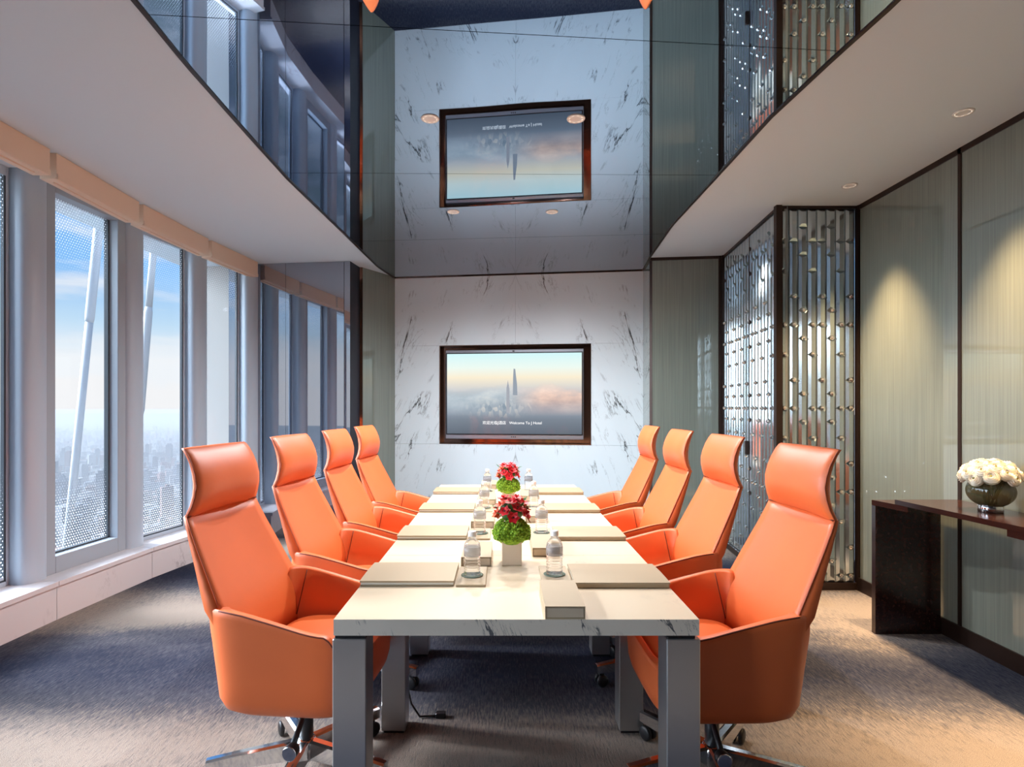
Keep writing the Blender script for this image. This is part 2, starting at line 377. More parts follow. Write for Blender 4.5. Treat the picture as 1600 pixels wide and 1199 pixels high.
s_ = nd(m, 'ShaderNodeSeparateXYZ'); lk(m, vec, s_.inputs[0])
sky_ = rampn(m, s_.outputs[2], [(0.0, (0.09, 0.11, 0.14)), (0.18, (0.15, 0.18, 0.22)), (0.34, (0.27, 0.32, 0.38)), (0.55, (0.50, 0.50, 0.50)), (0.70, (0.74, 0.66, 0.50)), (0.82, (0.66, 0.74, 0.68)), (1.0, (0.50, 0.72, 0.74))])
cl = noise(m, coord(m, (3.2 / W, 1, 4.2 / H)), 1.0, 6, 0.6)
top = math_(m, 'ADD', 0.40, math_(m, 'MULTIPLY', cl, 0.42))
inside = math_(m, 'MULTIPLY', math_(m, 'SUBTRACT', top, s_.outputs[2]), 7.0, True)
low = math_(m, 'MULTIPLY', math_(m, 'SUBTRACT', s_.outputs[2], 0.22), 5.0, True)
side = math_(m, 'MULTIPLY', math_(m, 'SUBTRACT', s_.outputs[0], 0.46), 4.0, True)
warm = rampn(m, cl, [(0.3, (0.40, 0.28, 0.25)), (0.55, (0.72, 0.50, 0.40)), (0.7, (0.80, 0.62, 0.52))])
cool = rampn(m, cl, [(0.3, (0.22, 0.30, 0.36)), (0.55, (0.42, 0.48, 0.52)), (0.7, (0.58, 0.60, 0.58))])
cc = mixc(m, side, cool, warm)
f = math_(m, 'MULTIPLY', math_(m, 'MULTIPLY', inside, low), 0.85)
pic = mixc(m, f, sky_, cc)
# faint city at the foot of the clouds
cells = nd(m, 'ShaderNodeTexVoronoi'); cells.inputs['Scale'].default_value = 1.0; lk(m, coord(m, (46 / W, 1, 16 / H)), cells.inputs['Vector'])
cb = math_(m, 'MULTIPLY', math_(m, 'SUBTRACT', 1.0, math_(m, 'ABSOLUTE', math_(m, 'MULTIPLY', math_(m, 'SUBTRACT', s_.outputs[2], 0.33), 7.0)), True),
           math_(m, 'SUBTRACT', 1.0, math_(m, 'ABSOLUTE', math_(m, 'MULTIPLY', math_(m, 'SUBTRACT', s_.outputs[0], 0.40), 3.4)), True))
pic = mixc(m, math_(m, 'MULTIPLY', cb, 0.8, True), pic, rampn(m, cells.outputs['Color'], [(0.2, (0.13, 0.18, 0.23)), (0.6, (0.30, 0.34, 0.38)), (0.9, (0.70, 0.62, 0.52))]))
lk(m, pic, b.inputs['Emission Color']); b.inputs['Emission Strength'].default_value = 0.95
scr = MB().box(SX0, SX1, 0.009, 0.0125, SZ0, SZ1).build('screen', M_scr, tv)
def emis(name, c, s=1.0):
    m = mat(name, (0.01, 0.01, 0.01), 0.3); bsdf(m).inputs['Emission Color'].default_value = (*c, 1); bsdf(m).inputs['Emission Strength'].default_value = s; return m
M_tw1 = emis('picture_tower', (0.24, 0.28, 0.33), 0.9); M_tw2 = emis('picture_tower_pale', (0.30, 0.32, 0.36), 0.9)
def flat(poly, name, m, y=0.0075, t=0.0014):
    o = MB(); n = len(poly); P = [(SX0 + u * W, SZ0 + v * H) for u, v in poly]
    vs = [(x, y, z) for x, z in P] + [(x, y + t, z) for x, z in P]
    fs = [tuple(range(n)), tuple(range(2 * n - 1, n - 1, -1))] + [(i, n + i, n + (i + 1) % n, (i + 1) % n) for i in range(n)]
    return o.add(vs, fs).build(name, m, scr)
flat([(0.496, 0.48), (0.530, 0.48), (0.527, 0.62), (0.518, 0.74), (0.514, 0.805), (0.502, 0.81), (0.498, 0.70)], 'picture_tower', M_tw1)
flat([(0.448, 0.26), (0.472, 0.26), (0.471, 0.56), (0.464, 0.62), (0.459, 0.665), (0.455, 0.62), (0.449, 0.57)], 'picture_tower', M_tw2)
M_txt = emis('screen_lettering', (0.95, 0.95, 0.95), 0.95)
cu = bpy.data.curves.new('screen_lettering', 'FONT'); cu.body = '\u6b22\u8fce\u5149\u4e34J\u9152\u5e97   Welcome To J Hotel'
cu.size = 0.044; cu.align_x = 'CENTER'; cu.align_y = 'CENTER'; cu.extrude = 0.0006; cu.materials.append(M_txt)
tc_ = bpy.data.objects.new('lettering_curve', cu); COL.objects.link(tc_)
me_ = bpy.data.meshes.new_from_object(tc_.evaluated_get(bpy.context.evaluated_depsgraph_get())); me_.name = 'screen_lettering'
bpy.data.objects.remove(tc_); tx = link('screen_lettering', me_, scr)
tx.location = (SX0 + 0.49 * W, 0.006, SZ0 + 0.135 * H); tx.rotation_euler = (PI / 2, 0, 0); tx['kind'] = 'stuff'
MB().box((TX0 + TX1) / 2 - .012, (TX0 + TX1) / 2 + .012, 0.016, 0.021, TZ1 - .026, TZ1 - .012).build('webcam_dot', M_black, tv)
o = MB()
for k in (-1, 0, 1): o.box((TX0 + TX1) / 2 + k * .022 - .006, (TX0 + TX1) / 2 + k * .022 + .006, 0.016, 0.021, TZ0 + .022, TZ0 + .032)
o.build('control_buttons', M_black, tv)

# ------------------------------------------------------------------ generic wall run of glass panels
def run(parent, p, q, z0, z1, mats, name, depth=0.03, n=1, gap=0.0, off=0.0):
    p, q = Vector(p), Vector(q); L = (q - p).length; a = math.atan2(q.y - p.y, q.x - p.x)
    M = Matrix.Translation((p.x, p.y, 0)) @ Matrix.Rotation(a, 4, 'Z')
    for k in range(n):
        MB().box(L * k / n + gap, L * (k + 1) / n - gap, off, off + depth, z0, z1, M=M).build(name, mats, parent)
C = (1.519, 5.92); D = (2.24, 5.84); E_ = (2.104, 4.394); F_ = (2.71, 4.394); RW = 2.711
wr = struct('wall_right')
MB().box(RW + 0.06, RW + 0.16, -0.7, 4.5, 0, CEIL).build('wall_core', M_plaster, wr)
run(wr, C, (2.6, 5.80), 0, CEIL, M_plaster, 'wall_core', 0.1, off=0.12)
# panels on the long wall
ys = [4.375, 3.411, 2.45, 1.45, 0.45, -0.58]
for a_, b_ in zip(ys, ys[1:]):
    MB().box(RW, RW + 0.05, b_ + 0.012, a_ - 0.012, 0.10, CEIL - 0.035).build('glass_panel', M_green, wr)
    MB().box(RW - 0.006, RW + 0.055, b_ - 0.012, b_ + 0.012, 0.0, CEIL).build('panel_frame', M_bronze, wr)
MB().box(RW - 0.006, RW + 0.06, -0.58, 4.39, CEIL - 0.035, CEIL).build('panel_frame', M_bronze, wr)
MB().box(RW - 0.012, RW + 0.06, -0.58, 4.39, 0, 0.10).build('baseboard', M_bronze, wr)
# panel beside the marble and its return
run(wr, (C[0] + 0.02, C[1]), (D[0] - 0.05, D[1]), 0.08, CEIL - 0.03, M_green, 'glass_panel', 0.05)
run(wr, C, D, CEIL - 0.03, CEIL, M_bronze, 'panel_frame', 0.06, off=-0.006)
run(wr, C, D, 0, 0.08, M_bronze, 'baseboard', 0.06, off=-0.006)
run(wr, (D[0] - 0.05, D[1] + .005), (D[0] + 0.02, D[1]), 0, CEIL, M_bronze, 'panel_frame', 0.06, off=-0.008)
run(wr, (B.x, B.y), (C[0], C[1] + 0.02), 0, CEIL - 0.001, M_green, 'glass_panel', 0.06)
run(wr, (C[0], C[1] + 0.02), (C[0] + 0.022, C[1]), 0, CEIL, M_bronze, 'panel_frame', 0.05, off=-0.004)

# ------------------------------------------------------------------ crystal screen (two faces meeting at a corner)
cs = thing('crystal_screen', 'tall corner screen of faceted mirrored crystal bars in bronze frames', 'screen', (E_[0], E_[1], 0))
def screen_face(p, q, ncol, seed):
    p, q = Vector(p), Vector(q); L = (q - p).length; a = math.atan2(q.y - p.y, q.x - p.x)
    M = Matrix.Translation((p.x - E_[0], p.y - E_[1], 0)) @ Matrix.Rotation(a, 4, 'Z')
    rx = Matrix.Rotation(a, 4, 'Z')
    zb, zt = 0.055, CEIL - 0.022
    MB().box(0.0, L, 0.045, 0.07, 0.02, CEIL - .005, M=M).build('backing_panel', M_backing, cs)
    MB().box(0.0, L, -0.012, 0.045, 0.0, zb, M=M).build('frame_rail', M_bronze, cs)
    MB().box(0.0, L, -0.006, 0.045, zt, CEIL - .001, M=M).build('frame_rail', M_bronze, cs)
    pit = (L - 0.03) / ncol
    cache = {}
    for c in range(ncol):
        x0 = 0.015 + c * pit
        typ = (c + seed) % 3
        js = []
        for n in range(-1, 6):
            js += {0: [2.661 - .638 * n, 2.434 - .638 * n], 1: [2.661 - .638 * n, 2.238 - .638 * n], 2: [2.772 - .638 * n, 2.558 - .638 * n]}[typ]
        zs = [zb] + sorted(z for z in js if zb + 0.05 < z < zt - 0.05) + [zt]
        for z0, z1 in zip(zs, zs[1:]):
            h = z1 - z0 - 0.002; wd = pit - 0.003; key = round(h, 3)
            if key not in cache:
                bv, dp = wd * 0.27, 0.017
                o = MB()
                vs = [(0, 0.03, 0), (wd, 0.03, 0), (wd, 0.03, h), (0, 0.03, h), (0, 0.012, 0), (wd, 0.012, 0), (wd, 0.012, h), (0, 0.012, h),
                      (bv, 0.012 - dp, bv * 1.1), (wd - bv, 0.012 - dp, bv * 1.1), (wd - bv, 0.012 - dp, h - bv * 1.1), (bv, 0.012 - dp, h - bv * 1.1)]
                fs = [(0, 1, 5, 4)[::-1], (1, 2, 6, 5)[::-1], (2, 3, 7, 6)[::-1], (3, 0, 4, 7)[::-1], (4, 5, 9, 8), (5, 6, 10, 9), (6, 7, 11, 10), (7, 4, 8, 11), (8, 9, 10, 11)]
                o.add(vs, fs, 0, False, rx); me = o.build('crystal_bar', M_crystal, cs); cache[key] = me.data
                me.location = M @ Vector((x0, 0, z0 + 0.001))
            else:
                link('crystal_bar', cache[key], cs, M @ Vector((x0, 0, z0 + 0.001)))
            if z0 > zb + .01 and z0 < 2.32:
                if 'bead' not in cache:
                    o = MB(); o.ball((0, 0, 0), (0.018, 0.014, 0.016), 8, 4); o.sm = [False] * len(o.f); bo = o.build('crystal_bead', M_bead, cs); cache['bead'] = bo.data
                else: bo = link('crystal_bead', cache['bead'], cs)
                bo.location = M @ Vector((x0 + wd / 2, -0.004, z0))
screen_face(D, E_, 19, 1)
screen_face(E_, F_, 8, 0)
for (px, py, s) in ((D[0], D[1] - 0.005, .022), (E_[0] - 0.004, E_[1] - 0.004, .022), (F_[0] + 0.008, F_[1] - .002, .02)):
    MB().box(px - s - E_[0], px + s - E_[0], py - s - E_[1], py + s - E_[1], 0, CEIL - .001).build('frame_post', M_bronze, cs)
fd = Vector(E_) - Vector(D); fa = math.atan2(fd.y, fd.x); Mh = Matrix.Translation((D[0] - E_[0], D[1] - E_[1], 0)) @ Matrix.Rotation(fa, 4, 'Z')
MB().box(0.80, 0.822, -0.045, -0.012, 0.98, 1.10, M=Mh, bev=.004).build('door_handle', M_bronze, cs)
MB().box(0.806, 0.813, -0.009, 0.03, 0.055, CEIL - .03, M=Mh).build('door_joint', M_bronze, cs)

# ------------------------------------------------------------------ window side: curved facade of mullions, panes and marble sill
MU = [(-3.11, -0.50), (-3.13, 0.20), (-3.15, 0.97), (-3.155, 1.91), (-3.145, 2.85), (-3.12, 3.785), (-3.055, 4.72), (-2.93, 5.50), (-2.706, 6.15)]
wl = struct('wall_left')
def tang(i):
    a = Vector(MU[max(i - 1, 0)]); b = Vector(MU[min(i + 1, len(MU) - 1)]); return (b - a).normalized()
for i, p in enumerate(MU):
    t = tang(i); nrm = Vector((t.y, -t.x))                      # into the room
    M = Matrix(((t.x, nrm.x, 0, p[0]), (t.y, nrm.y, 0, p[1]), (0, 0, 1, 0), (0, 0, 0, 1)))
    prof = [(0.095, -0.09), (0.095, 0.03)]
    prof += [(0.095 * math.cos(PI * k / 12), 0.03 + 0.055 * math.sin(PI * k / 12)) for k in range(1, 12)] + [(-0.095, 0.03), (-0.095, -0.09)]
    o = MB(); o.loft([[(x, y, z) for x, y in prof] for z in (0.2, CEIL)], True, False, False, 0, False, M)
    for k in range(len(o.sm)): o.sm[k] = 2 <= k <= 13
    o.build('mullion', M_alu, wl)
# sill: face polyline and slabs
def off(i, dist):
    t = tang(i); n_ = Vector((t.y, -t.x)); return Vector(MU[i]) + n_ * dist
for i in range(len(MU) - 1):
    g = 0.002
    a0, a1, b0, b1 = off(i, 0.215), off(i + 1, 0.215), off(i, -0.16), off(i + 1, -0.16)
    t = (a1 - a0).normalized() * g
    top = [tuple(a0 + t), tuple(a1 - t), tuple(b1 - t), tuple(b0 + t)]
    MB().prism(top, 0.222, 0.252).build('sill_slab', M_marble_sill, wl)
    c0, c1 = off(i, 0.20), off(i + 1, 0.20)
    MB().prism([tuple(c0 + t), tuple(c1 - t), tuple(b1 - t), tuple(b0 + t)], 0.0, 0.2215).build('sill_front', M_marble_sill, wl)
# windows
for i in range(len(MU) - 1):
    p, q = Vector(MU[i]), Vector(MU[i + 1]); L = (q - p).length; t = (q - p).normalized()
    win = struct('window_%d' % (i + 1), (p.x, p.y, 0), math.atan2(t.y, t.x))   # local x along, local -y into the room
    x0, x1 = 0.092, L - 0.092; z0, z1 = 0.252, CEIL
    opening = (i == 5)
    fw, ym, yd = (0.085, 0.012, 0.07) if opening else (0.02, 0.04, 0.075)
    bw = 0.115 if opening else 0.03
    MBs = [('frame_stile', x0, x0 + fw, z0, z1), ('frame_stile', x1 - fw, x1, z0, z1), ('frame_rail', x0 + fw, x1 - fw, z0, z0 + bw), ('frame_rail', x0 + fw, x1 - fw, z1 - 0.06, z1)]
    for nm, xa, xb, za, zb in MBs:
        MB().box(xa, xb, ym - (0.05 if opening else 0), yd, za, zb, bev=0.004).build(nm, M_alu_d if opening else M_alu, win)
    gx0, gx1, gz0, gz1 = x0 + fw, x1 - fw, z0 + bw, z1 - 0.06
    for xa, xb, za, zb in ((gx0, gx0 + .014, gz0, gz1), (gx1 - .014, gx1, gz0, gz1), (gx0, gx1, gz0, gz0 + .012)):
        MB().box(xa, xb, 0.035 if opening else 0.045, 0.068, za, zb).build('gasket', M_gasket, win)
    o = MB(); o.box(gx0 + 0.001, gx1 - 0.001, 0.048, 0.060, gz0 + 0.001, gz1 - 0.001)
    o.m = [0, 0, 1, 0, 0, 0]
    o.build('glass_pane', [M_glass, M_frit], win)
    if not opening:
        # fritted spandrel foot
        MB().box(gx0 + .014, gx1 - .014, 0.046, 0.0475, gz0 + 0.012, gz0 + 0.03).build('glazing_bead', M_alu, win)

# roller blinds hanging from the ceiling along the facade
BL = [(-2.65, -0.58), (-2.66, 0.2), (-2.675, 1.12), (-2.69, 1.95), (-2.685, 2.55), (-2.690, 3.45), (-2.715, 4.33), (-2.675, 5.27), (-2.585, 6.12)]
names = ['roller blind over the fourth pane from the navy wall, cut by the frame edge', 'roller blind above the openable framed window', 'roller blind above the pane with the second slanted rod', 'short roller blind ending at the navy wall']
for i in range(len(BL) - 1):
    p, q = Vector(BL[i]), Vector(BL[i + 1]); t = (q - p).normalized(); L = (q - p).length
    k = i - 4
    lab = 'cream ' + names[k] if k >= 0 else 'cream roller blind along the window wall ' + ['behind the camera', 'beside the camera', 'over the first pane ahead of the camera', 'above the second pane ahead of the camera'][i]
    rb = thing('roller_blind', lab, 'blind', (p.x, p.y, CEIL), math.atan2(t.y, t.x), 'roller blinds over the windows')
    g = 0.026
    o = MB(); pr = [(-0.0, -0.002), (-0.0, -0.145), (0.012, -0.158), (0.10, -0.158), (0.10, -0.002)]
    loops = [[(x, y, z) for y, z in pr] for x in (g, L - g)]
    o.loft(loops, True, True, True, 0, False).build('fascia', M_blind, rb)
    MB().box(g + .002, L - g - .002, -0.006, 0.0, -0.158, -0.126).build('bottom_bar', M_blind, rb)
    MB().box(g + .05, L - g - .05, 0.05, 0.056, -0.166, -0.158).build('rolled_fabric', M_blind, rb)

# navy wall at the end of the windows, black pilaster side, sage panel beside the marble
Hh = (-1.60, 6.05); I_ = (-2.95, 6.205)
run(wl, I_, (-1.665, 6.0575), 0.0, CEIL - 0.002, M_navy, 'navy_glass_panel', 0.03, n=2, gap=0.0015)
run(wl, (-1.66, 6.052), Hh, 0.0, CEIL - 0.001, M_navy, 'navy_glass_panel', 0.04)
run(wl, (-3.3, 6.24), (-1.62, 6.06), 0, CEIL, M_plaster, 'wall_core', 0.1, off=0.05)
run(wl, Hh, (-1.565, 6.315), 0, CEIL - .001, M_navy_d, 'pilaster_side', 0.03)
run(wl, (-1.565, 6.315), (-1.535, 6.323), 0, CEIL - .001, M_bronze_gloss, 'panel_frame', 0.04, off=-0.006)
run(wl, (-1.532, 6.325), A, 0, CEIL - .001, M_green, 'glass_panel', 0.05)
run(wl, (-1.70, 6.36), (A.x - .1, A.y + .2), 0, CEIL, M_plaster, 'wall_core', 0.1, off=0.06)

M_wfront = mat('taupe_wall_fabric', (0.07, 0.066, 0.065), 0.7)
wf = MB().box(-3.5, 3.2, -0.75, -0.6, 0, CEIL).build('wall_front', M_wfront, kind='structure')

# ------------------------------------------------------------------ recessed downlights
M_lamp = emis('lamp_glow', (1.0, 0.80, 0.60), 1.3); M_refl_glow = emis('emissive_reflector', (1.0, 0.88, 0.74), 1.0); M_refl_glow_dim = emis('emissive_reflector_fin', (1.0, 0.72, 0.50), 0.62)  # reflector ring emits, standing in for lamplight falling on its fins
M_refl = mat('satin_reflector', (0.88, 0.84, 0.78), 0.35, 0.3)
M_ring = mat('white_ring', (0.8, 0.78, 0.74), 0.4)
dl_spots = [(-0.382, 3.04, 'lit downlight in the mirror ceiling, over the window side, at the seam before the screen', 1), (0.388, 3.04, 'lit downlight in the mirror ceiling overlapping the dark reflected screen', 1),
            (-0.382, 4.49, 'small lit downlight in the mirror ceiling below the reflected screen, window side', 1), (0.386, 4.49, 'small lit downlight in the mirror ceiling below the reflected screen, crystal side', 1),
            (2.40, 3.00, 'bright downlight in the white ceiling above the dark console', 2), (2.405, 3.99, 'downlight in the white ceiling before the crystal screen', 2),
            (2.40, 2.00, 'downlight in the white ceiling over the console, beside the camera', 2), (2.40, 1.0, 'downlight in the white ceiling over the console, behind the camera', 2)]
for x, y, lab, kind in dl_spots:
    zc = CEIL - (0.012 if kind == 1 else 0.0)
    dl = thing('downlight', lab, 'light', (x, y, zc), 0, 'recessed downlights')
    MB().lathe([(0.0365, -0.0035), (0.039, -0.005), (0.047, -0.004), (0.049, 0.0)], 28).build('rim', M_ring, dl)
    o = MB(); n = 16
    for k in range(n):
        a0, a1 = 2 * PI * k / n, 2 * PI * (k + 1) / n
        o.add([(0.037 * math.cos(a0), 0.037 * math.sin(a0), -0.0038), (0.037 * math.cos(a1), 0.037 * math.sin(a1), -0.0038), (0.018 * math.cos(a1), 0.018 * math.sin(a1), -0.0022), (0.018 * math.cos(a0), 0.018 * math.sin(a0), -0.0022)], [(0, 3, 2, 1)], k % 2)
    o.build('glowing_reflector', [M_refl_glow, M_refl_glow_dim], dl)
    MB().lathe([(0.0185, -0.0020), (0.016, -0.0026), (0.0001, -0.0030)], 16).build('lamp', M_lamp, dl)
    ld = bpy.data.lights.new('downlight_beam', 'SPOT'); lo = bpy.data.objects.new('downlight_beam', ld); COL.objects.link(lo)
    lo.parent = dl; lo.location = (0, 0, -0.045)
    ld.energy = (190 if y > 4 else 82) if kind == 1 else 420; ld.color = ((0.96, 0.97, 1.0) if y > 4 else (1.0, 0.94, 0.87)) if kind == 1 else (1.0, 0.66, 0.36); ld.shadow_soft_size = 0.03
    ld.spot_size = math.radians((168 if y > 4 else 100) if kind == 1 else 62); ld.spot_blend = 1.0

# ------------------------------------------------------------------ conference table
tb = thing('conference_table', 'long cream marble conference table on square brushed steel legs', 'table', (0.0425, 3.26, 0))
TXA, TXB, TYA, TYB = -0.5545, 0.5545, 1.745 - 3.26, 4.78 - 3.26
pitch = (TYB - TYA) / 4
for k in range(4):
    o = MB(); o.box(TXA, TXB, TYA + k * pitch + .0012, TYA + (k + 1) * pitch - .0012, 0.701, 0.75)
    o.m = [1, 0, 1, 1, 1, 1]; o.build('table_top', [M_table, M_table_edge], tb)
for k in range(5):
    y = TYA + k * pitch - (0.05 if 0 < k < 4 else 0) - (0.105 if k == 4 else 0) + 0.002
    for s in (-1, 1):
        xo = s * 0.5585; xi = s * 0.4565
        MB().box(min(xo, xi), max(xo, xi), y, y + 0.10, 0.012, 0.689, bev=0.0025).build('table_leg', M_brushed, tb)
        MB().box(min(xo, xi) + .008, max(xo, xi) - .008, y + .008, y + 0.092, 0.0, 0.012).build('leg_foot', M_black, tb)
        MB().box(min(xo, xi) + .006, max(xo, xi) - .012 * (s > 0) - .002, y + .008, y + 0.092, 0.689, 0.701).build('shadow_gap', M_black, tb)
o = MB(); o.box(-0.42, 0.42, TYA + 0.12, TYB - 0.12, 0.66, 0.70); o.build('under_frame', M_black, tb)

# ------------------------------------------------------------------ chair
Q = 0.9326
def make_chair(label, loc, rz):
    ch = thing('office_chair', label, 'chair', loc, rz, 'orange leather chairs round the table')
    NS = 72
    def sup(t, a, b, p=5.0):
        c, s = math.cos(t), math.sin(t)
        return (a * math.copysign(abs(c) ** (2 / p), c), b * math.copysign(abs(s) ** (2 / p), s))
    def smooth(x, a, b):
        x = min(max((x - a) / (b - a), 0), 1); return x * x * (3 - 2 * x)
    # tub: closed rounded rectangle in plan, centre f=0.02
    def ring(hx, hy, cx, zf):
        L = []
        for k in range(NS):
            t = 2 * PI * k / NS
            x, y = sup(t, hx, hy)
            L.append((x + cx, y, zf(x + cx, y) if callable(zf) else zf))
        return L
    def rim(x, y):                                           # rim height along f
        arm = 0.655 - 0.155 * smooth(x, -0.20, 0.26) * 0.55
        arm = arm - 0.105 * smooth(-x, 0.185, 0.215) * (1 - smooth(abs(y), 0.22, 0.285))
        return arm + (0.455 - arm) * smooth(x, 0.20, 0.285)
    cx = 0.035
    loops = [ring(0.02, 0.02, cx, 0.268), ring(0.20, 0.23, cx, 0.268), ring(0.232, 0.268, cx, 0.273), ring(0.256, 0.292, cx - .006, 0.293), ring(0.270, 0.303, cx - .010, 0.33)]
    for q in (0.25, 0.5, 0.75, 0.94):
        loops.append(ring(0.270 + 0.021 * q, 0.303 + 0.012 * q, cx - 0.010 - 0.013 * q, lambda x, y, q=q: 0.33 + (rim(x, y) - 0.33) * q))
    loops.append(ring(0.291, 0.315, cx - .023, lambda x, y: rim(x, y)))
    loops.append(ring(0.286, 0.310, cx - .023, lambda x, y: rim(x, y) + 0.007))
    MB().loft(loops, True, True, False).build('seat_shell', M_lea, ch)
    inner = [ring(0.286, 0.310, cx - .023, lambda x, y: rim(x, y) + 0.007), ring(0.252, 0.292, cx - .006, lambda x, y: rim(x, y) + 0.009), ring(0.244, 0.283, cx - .006, lambda x, y: rim(x, y) + 0.001),
             ring(0.236, 0.270, cx, lambda x, y: 0.40 + (rim(x, y) - 0.40) * 0.5), ring(0.225, 0.255, cx, 0.40), ring(0.02, 0.02, cx, 0.395)]
    MB().loft(inner, True, False, True).build('arm_lining', M_lea, ch)
    # piping on the rim: outer edge, arms only
    pts = [p for p in ring(0.289, 0.313, cx - .023, lambda x, y: rim(x, y) + 0.005) if p[0] < 0.27]
    top = sorted([p for p in pts if p[1] > 0.02], key=lambda p: (-p[0] if p[0] > -0.2 else 1, 0))
    for s in (-1, 1):
        arr = [((p[0]), s * abs(p[1]), p[2]) for p in pts if p[1] > 0.1 and p[0] > -0.205]
        arr.sort(key=lambda p: p[0])
        MB().tube(arr, 0.0028, 5).build('piping', M_stitch, ch)
    # seat cushion
    o = MB(); SL = []
    def cush(hx, hy, cxx, z): return [(x + cxx, y, z) for x, y in (sup(2 * PI * k / 40, hx, hy, 4.0) for k in range(40))]
    SL = [cush(0.19, 0.235, 0.06, 0.385), cush(0.21, 0.252, 0.065, 0.40), cush(0.218, 0.256, 0.068, 0.43), cush(0.205, 0.245, 0.068, 0.458), cush(0.15, 0.19, 0.06, 0.472), cush(0.01, 0.01, 0.05, 0.474)]
    o.loft(SL, True, True, True).build('seat_cushion', M_lea, ch)
    # front apron seam
    fr = [(0.035 + 0.262 * 1.0 + 0.004, -0.22 + 0.44 * k / 12, 0.40 - 0.05 * (1 - (2 * k / 12 - 1) ** 2)) for k in range(13)]
    # backrest: sections from the seat up to the neck; (z, rim f, half width, hollow, thickness, edge setback)
    def section(z, fr_, hw, hollow, th, nseg=14, bulge=0.0, edge=0.012):
        P = []
        for k in range(nseg + 1):
            u = -1 + 2 * k / nseg
            P.append((fr_ - hollow * (1 - u * u) + bulge * (1 - u ** 4), u * hw, z))
        Q = []
        for k in range(nseg + 1):
            u = 1 - 2 * k / nseg
            e = (1 - abs(u) ** 5)
            Q.append((fr_ - hollow * (1 - u * u) * 0.9 - edge - th * e, u * (hw + 0.004), z))
        return P + Q
    def lerp(a, b, t): return a + (b - a) * t
    rows = [(0.41, -0.145, 0.240, 0.012, 0.02, .02), (0.52, -0.155, 0.264, 0.014, 0.02, .03), (0.60, -0.172, 0.280, 0.020, 0.02, .05), (0.655, -0.190, 0.2865, 0.026, 0.02, .062), (0.70, -0.212, 0.281, 0.031, 0.022, .056), (0.76, -0.242, 0.273, 0.034, 0.024, .046), (0.82, -0.272, 0.265, 0.034, 0.024, .036),
            (0.88, -0.302, 0.256, 0.033, 0.022, .028), (0.94, -0.330, 0.248, 0.031, 0.02, .020), (0.984, -0.349, 0.242, 0.030, 0.018, .016)]
    MB().loft([section(r[0], r[1], r[2], r[3], r[4], 14, 0.0, r[5]) for r in rows], True, True, True).build('backrest', M_lea, ch)
    # headrest pillow: hollow face low, bulging mid, rolled back at the top
    hr = [(0.975, -0.352, 0.240, 0.030, 0.024, 0.0), (0.990, -0.346, 0.240, 0.026, 0.026, 0.014), (1.02, -0.334, 0.234, 0.022, 0.030, 0.022), (1.06, -0.324, 0.228, 0.020, 0.036, 0.026), (1.10, -0.322, 0.224, 0.018, 0.040, 0.027),
          (1.14, -0.330, 0.220, 0.016, 0.040, 0.025), (1.18, -0.345, 0.217, 0.014, 0.036, 0.020), (1.215, -0.364, 0.215, 0.012, 0.028, 0.012), (1.232, -0.377, 0.212, 0.010, 0.018, 0.004), (1.238, -0.385, 0.206, 0.010, 0.008, 0.0)]
    MB().loft([section(r[0], r[1], r[2], r[3], r[4], 14, r[5]) for r in hr], True, True, True).build('headrest', M_lea, ch)
    for s in (-1, 1):
        L = [(r[1] - 0.004, s * (r[2] + 0.002), r[0]) for r in rows[3:]] + [(r[1] - 0.004, s * (r[2] + 0.002), r[0]) for r in hr[1:]]
        MB().tube(L, 0.0028, 5).build('piping', M_lea_d, ch)
    nk = [(rows[-1][1] - rows[-1][3] * (1 - u * u) + 0.003, u * 0.241, 0.985) for u in [-1 + 2 * k / 16 for k in range(17)]]
    MB().tube(nk, 0.003, 5).build('headrest_seam', M_stitch, ch)
    for s in (-1, 1):                                        # seam where arm panel meets the back panel
        MB().tube([(-0.150 + 0.006 * k, s * (0.232 + 0.0085 * k), 0.46 + 0.038 * k) for k in range(6)], 0.0022, 5).build('panel_seam', M_stitch, ch)
    # mechanism, column, base
    MB().box(-0.10, 0.12, -0.075, 0.075, 0.225, 0.268, bev=0.01).build('tilt_mechanism', M_black, ch)
    # settle the upholstery to its real size: a little smaller in plan, seated higher on the column
    for c in ch.children:
        for v in c.data.vertices: v.co = (v.co.x * Q, v.co.y * Q, EYE - (EYE - v.co.z) * Q)
    MB().lathe([(0.026, 0.10), (0.026, 0.304)], 16).build('gas_column', M_black, ch)
    lv = MB().tube([(0.03, -0.05, 0.30), (0.05, -0.16, 0.275), (0.062, -0.25, 0.245)], [0.012, 0.010, 0.012], 8).build('tilt_lever', M_black, ch)
    k_ = MB().lathe([(0.0, -0.02), (0.022, -0.02), (0.024, -0.012), (0.024, 0.012), (0.02, 0.016), (0.0, 0.016)], 18, M=Matrix.Translation((0.064, -0.262, 0.240)) @ Matrix.Rotation(PI / 2, 4, 'X')); k_.build('lever_knob', M_black, lv)
    MB().lathe([(0.0215, 0.0165), (0.0245, 0.0165), (0.0245, 0.0125)], 18, M=Matrix.Translation((0.064, -0.262, 0.240)) @ Matrix.Rotation(PI / 2, 4, 'X')).build('knob_ring', M_chrome, lv)
    MB().lathe([(0.0, 0.06), (0.036, 0.06), (0.042, 0.075), (0.040, 0.125), (0.03, 0.14), (0.0, 0.14)], 20).build('hub', M_chrome, ch)
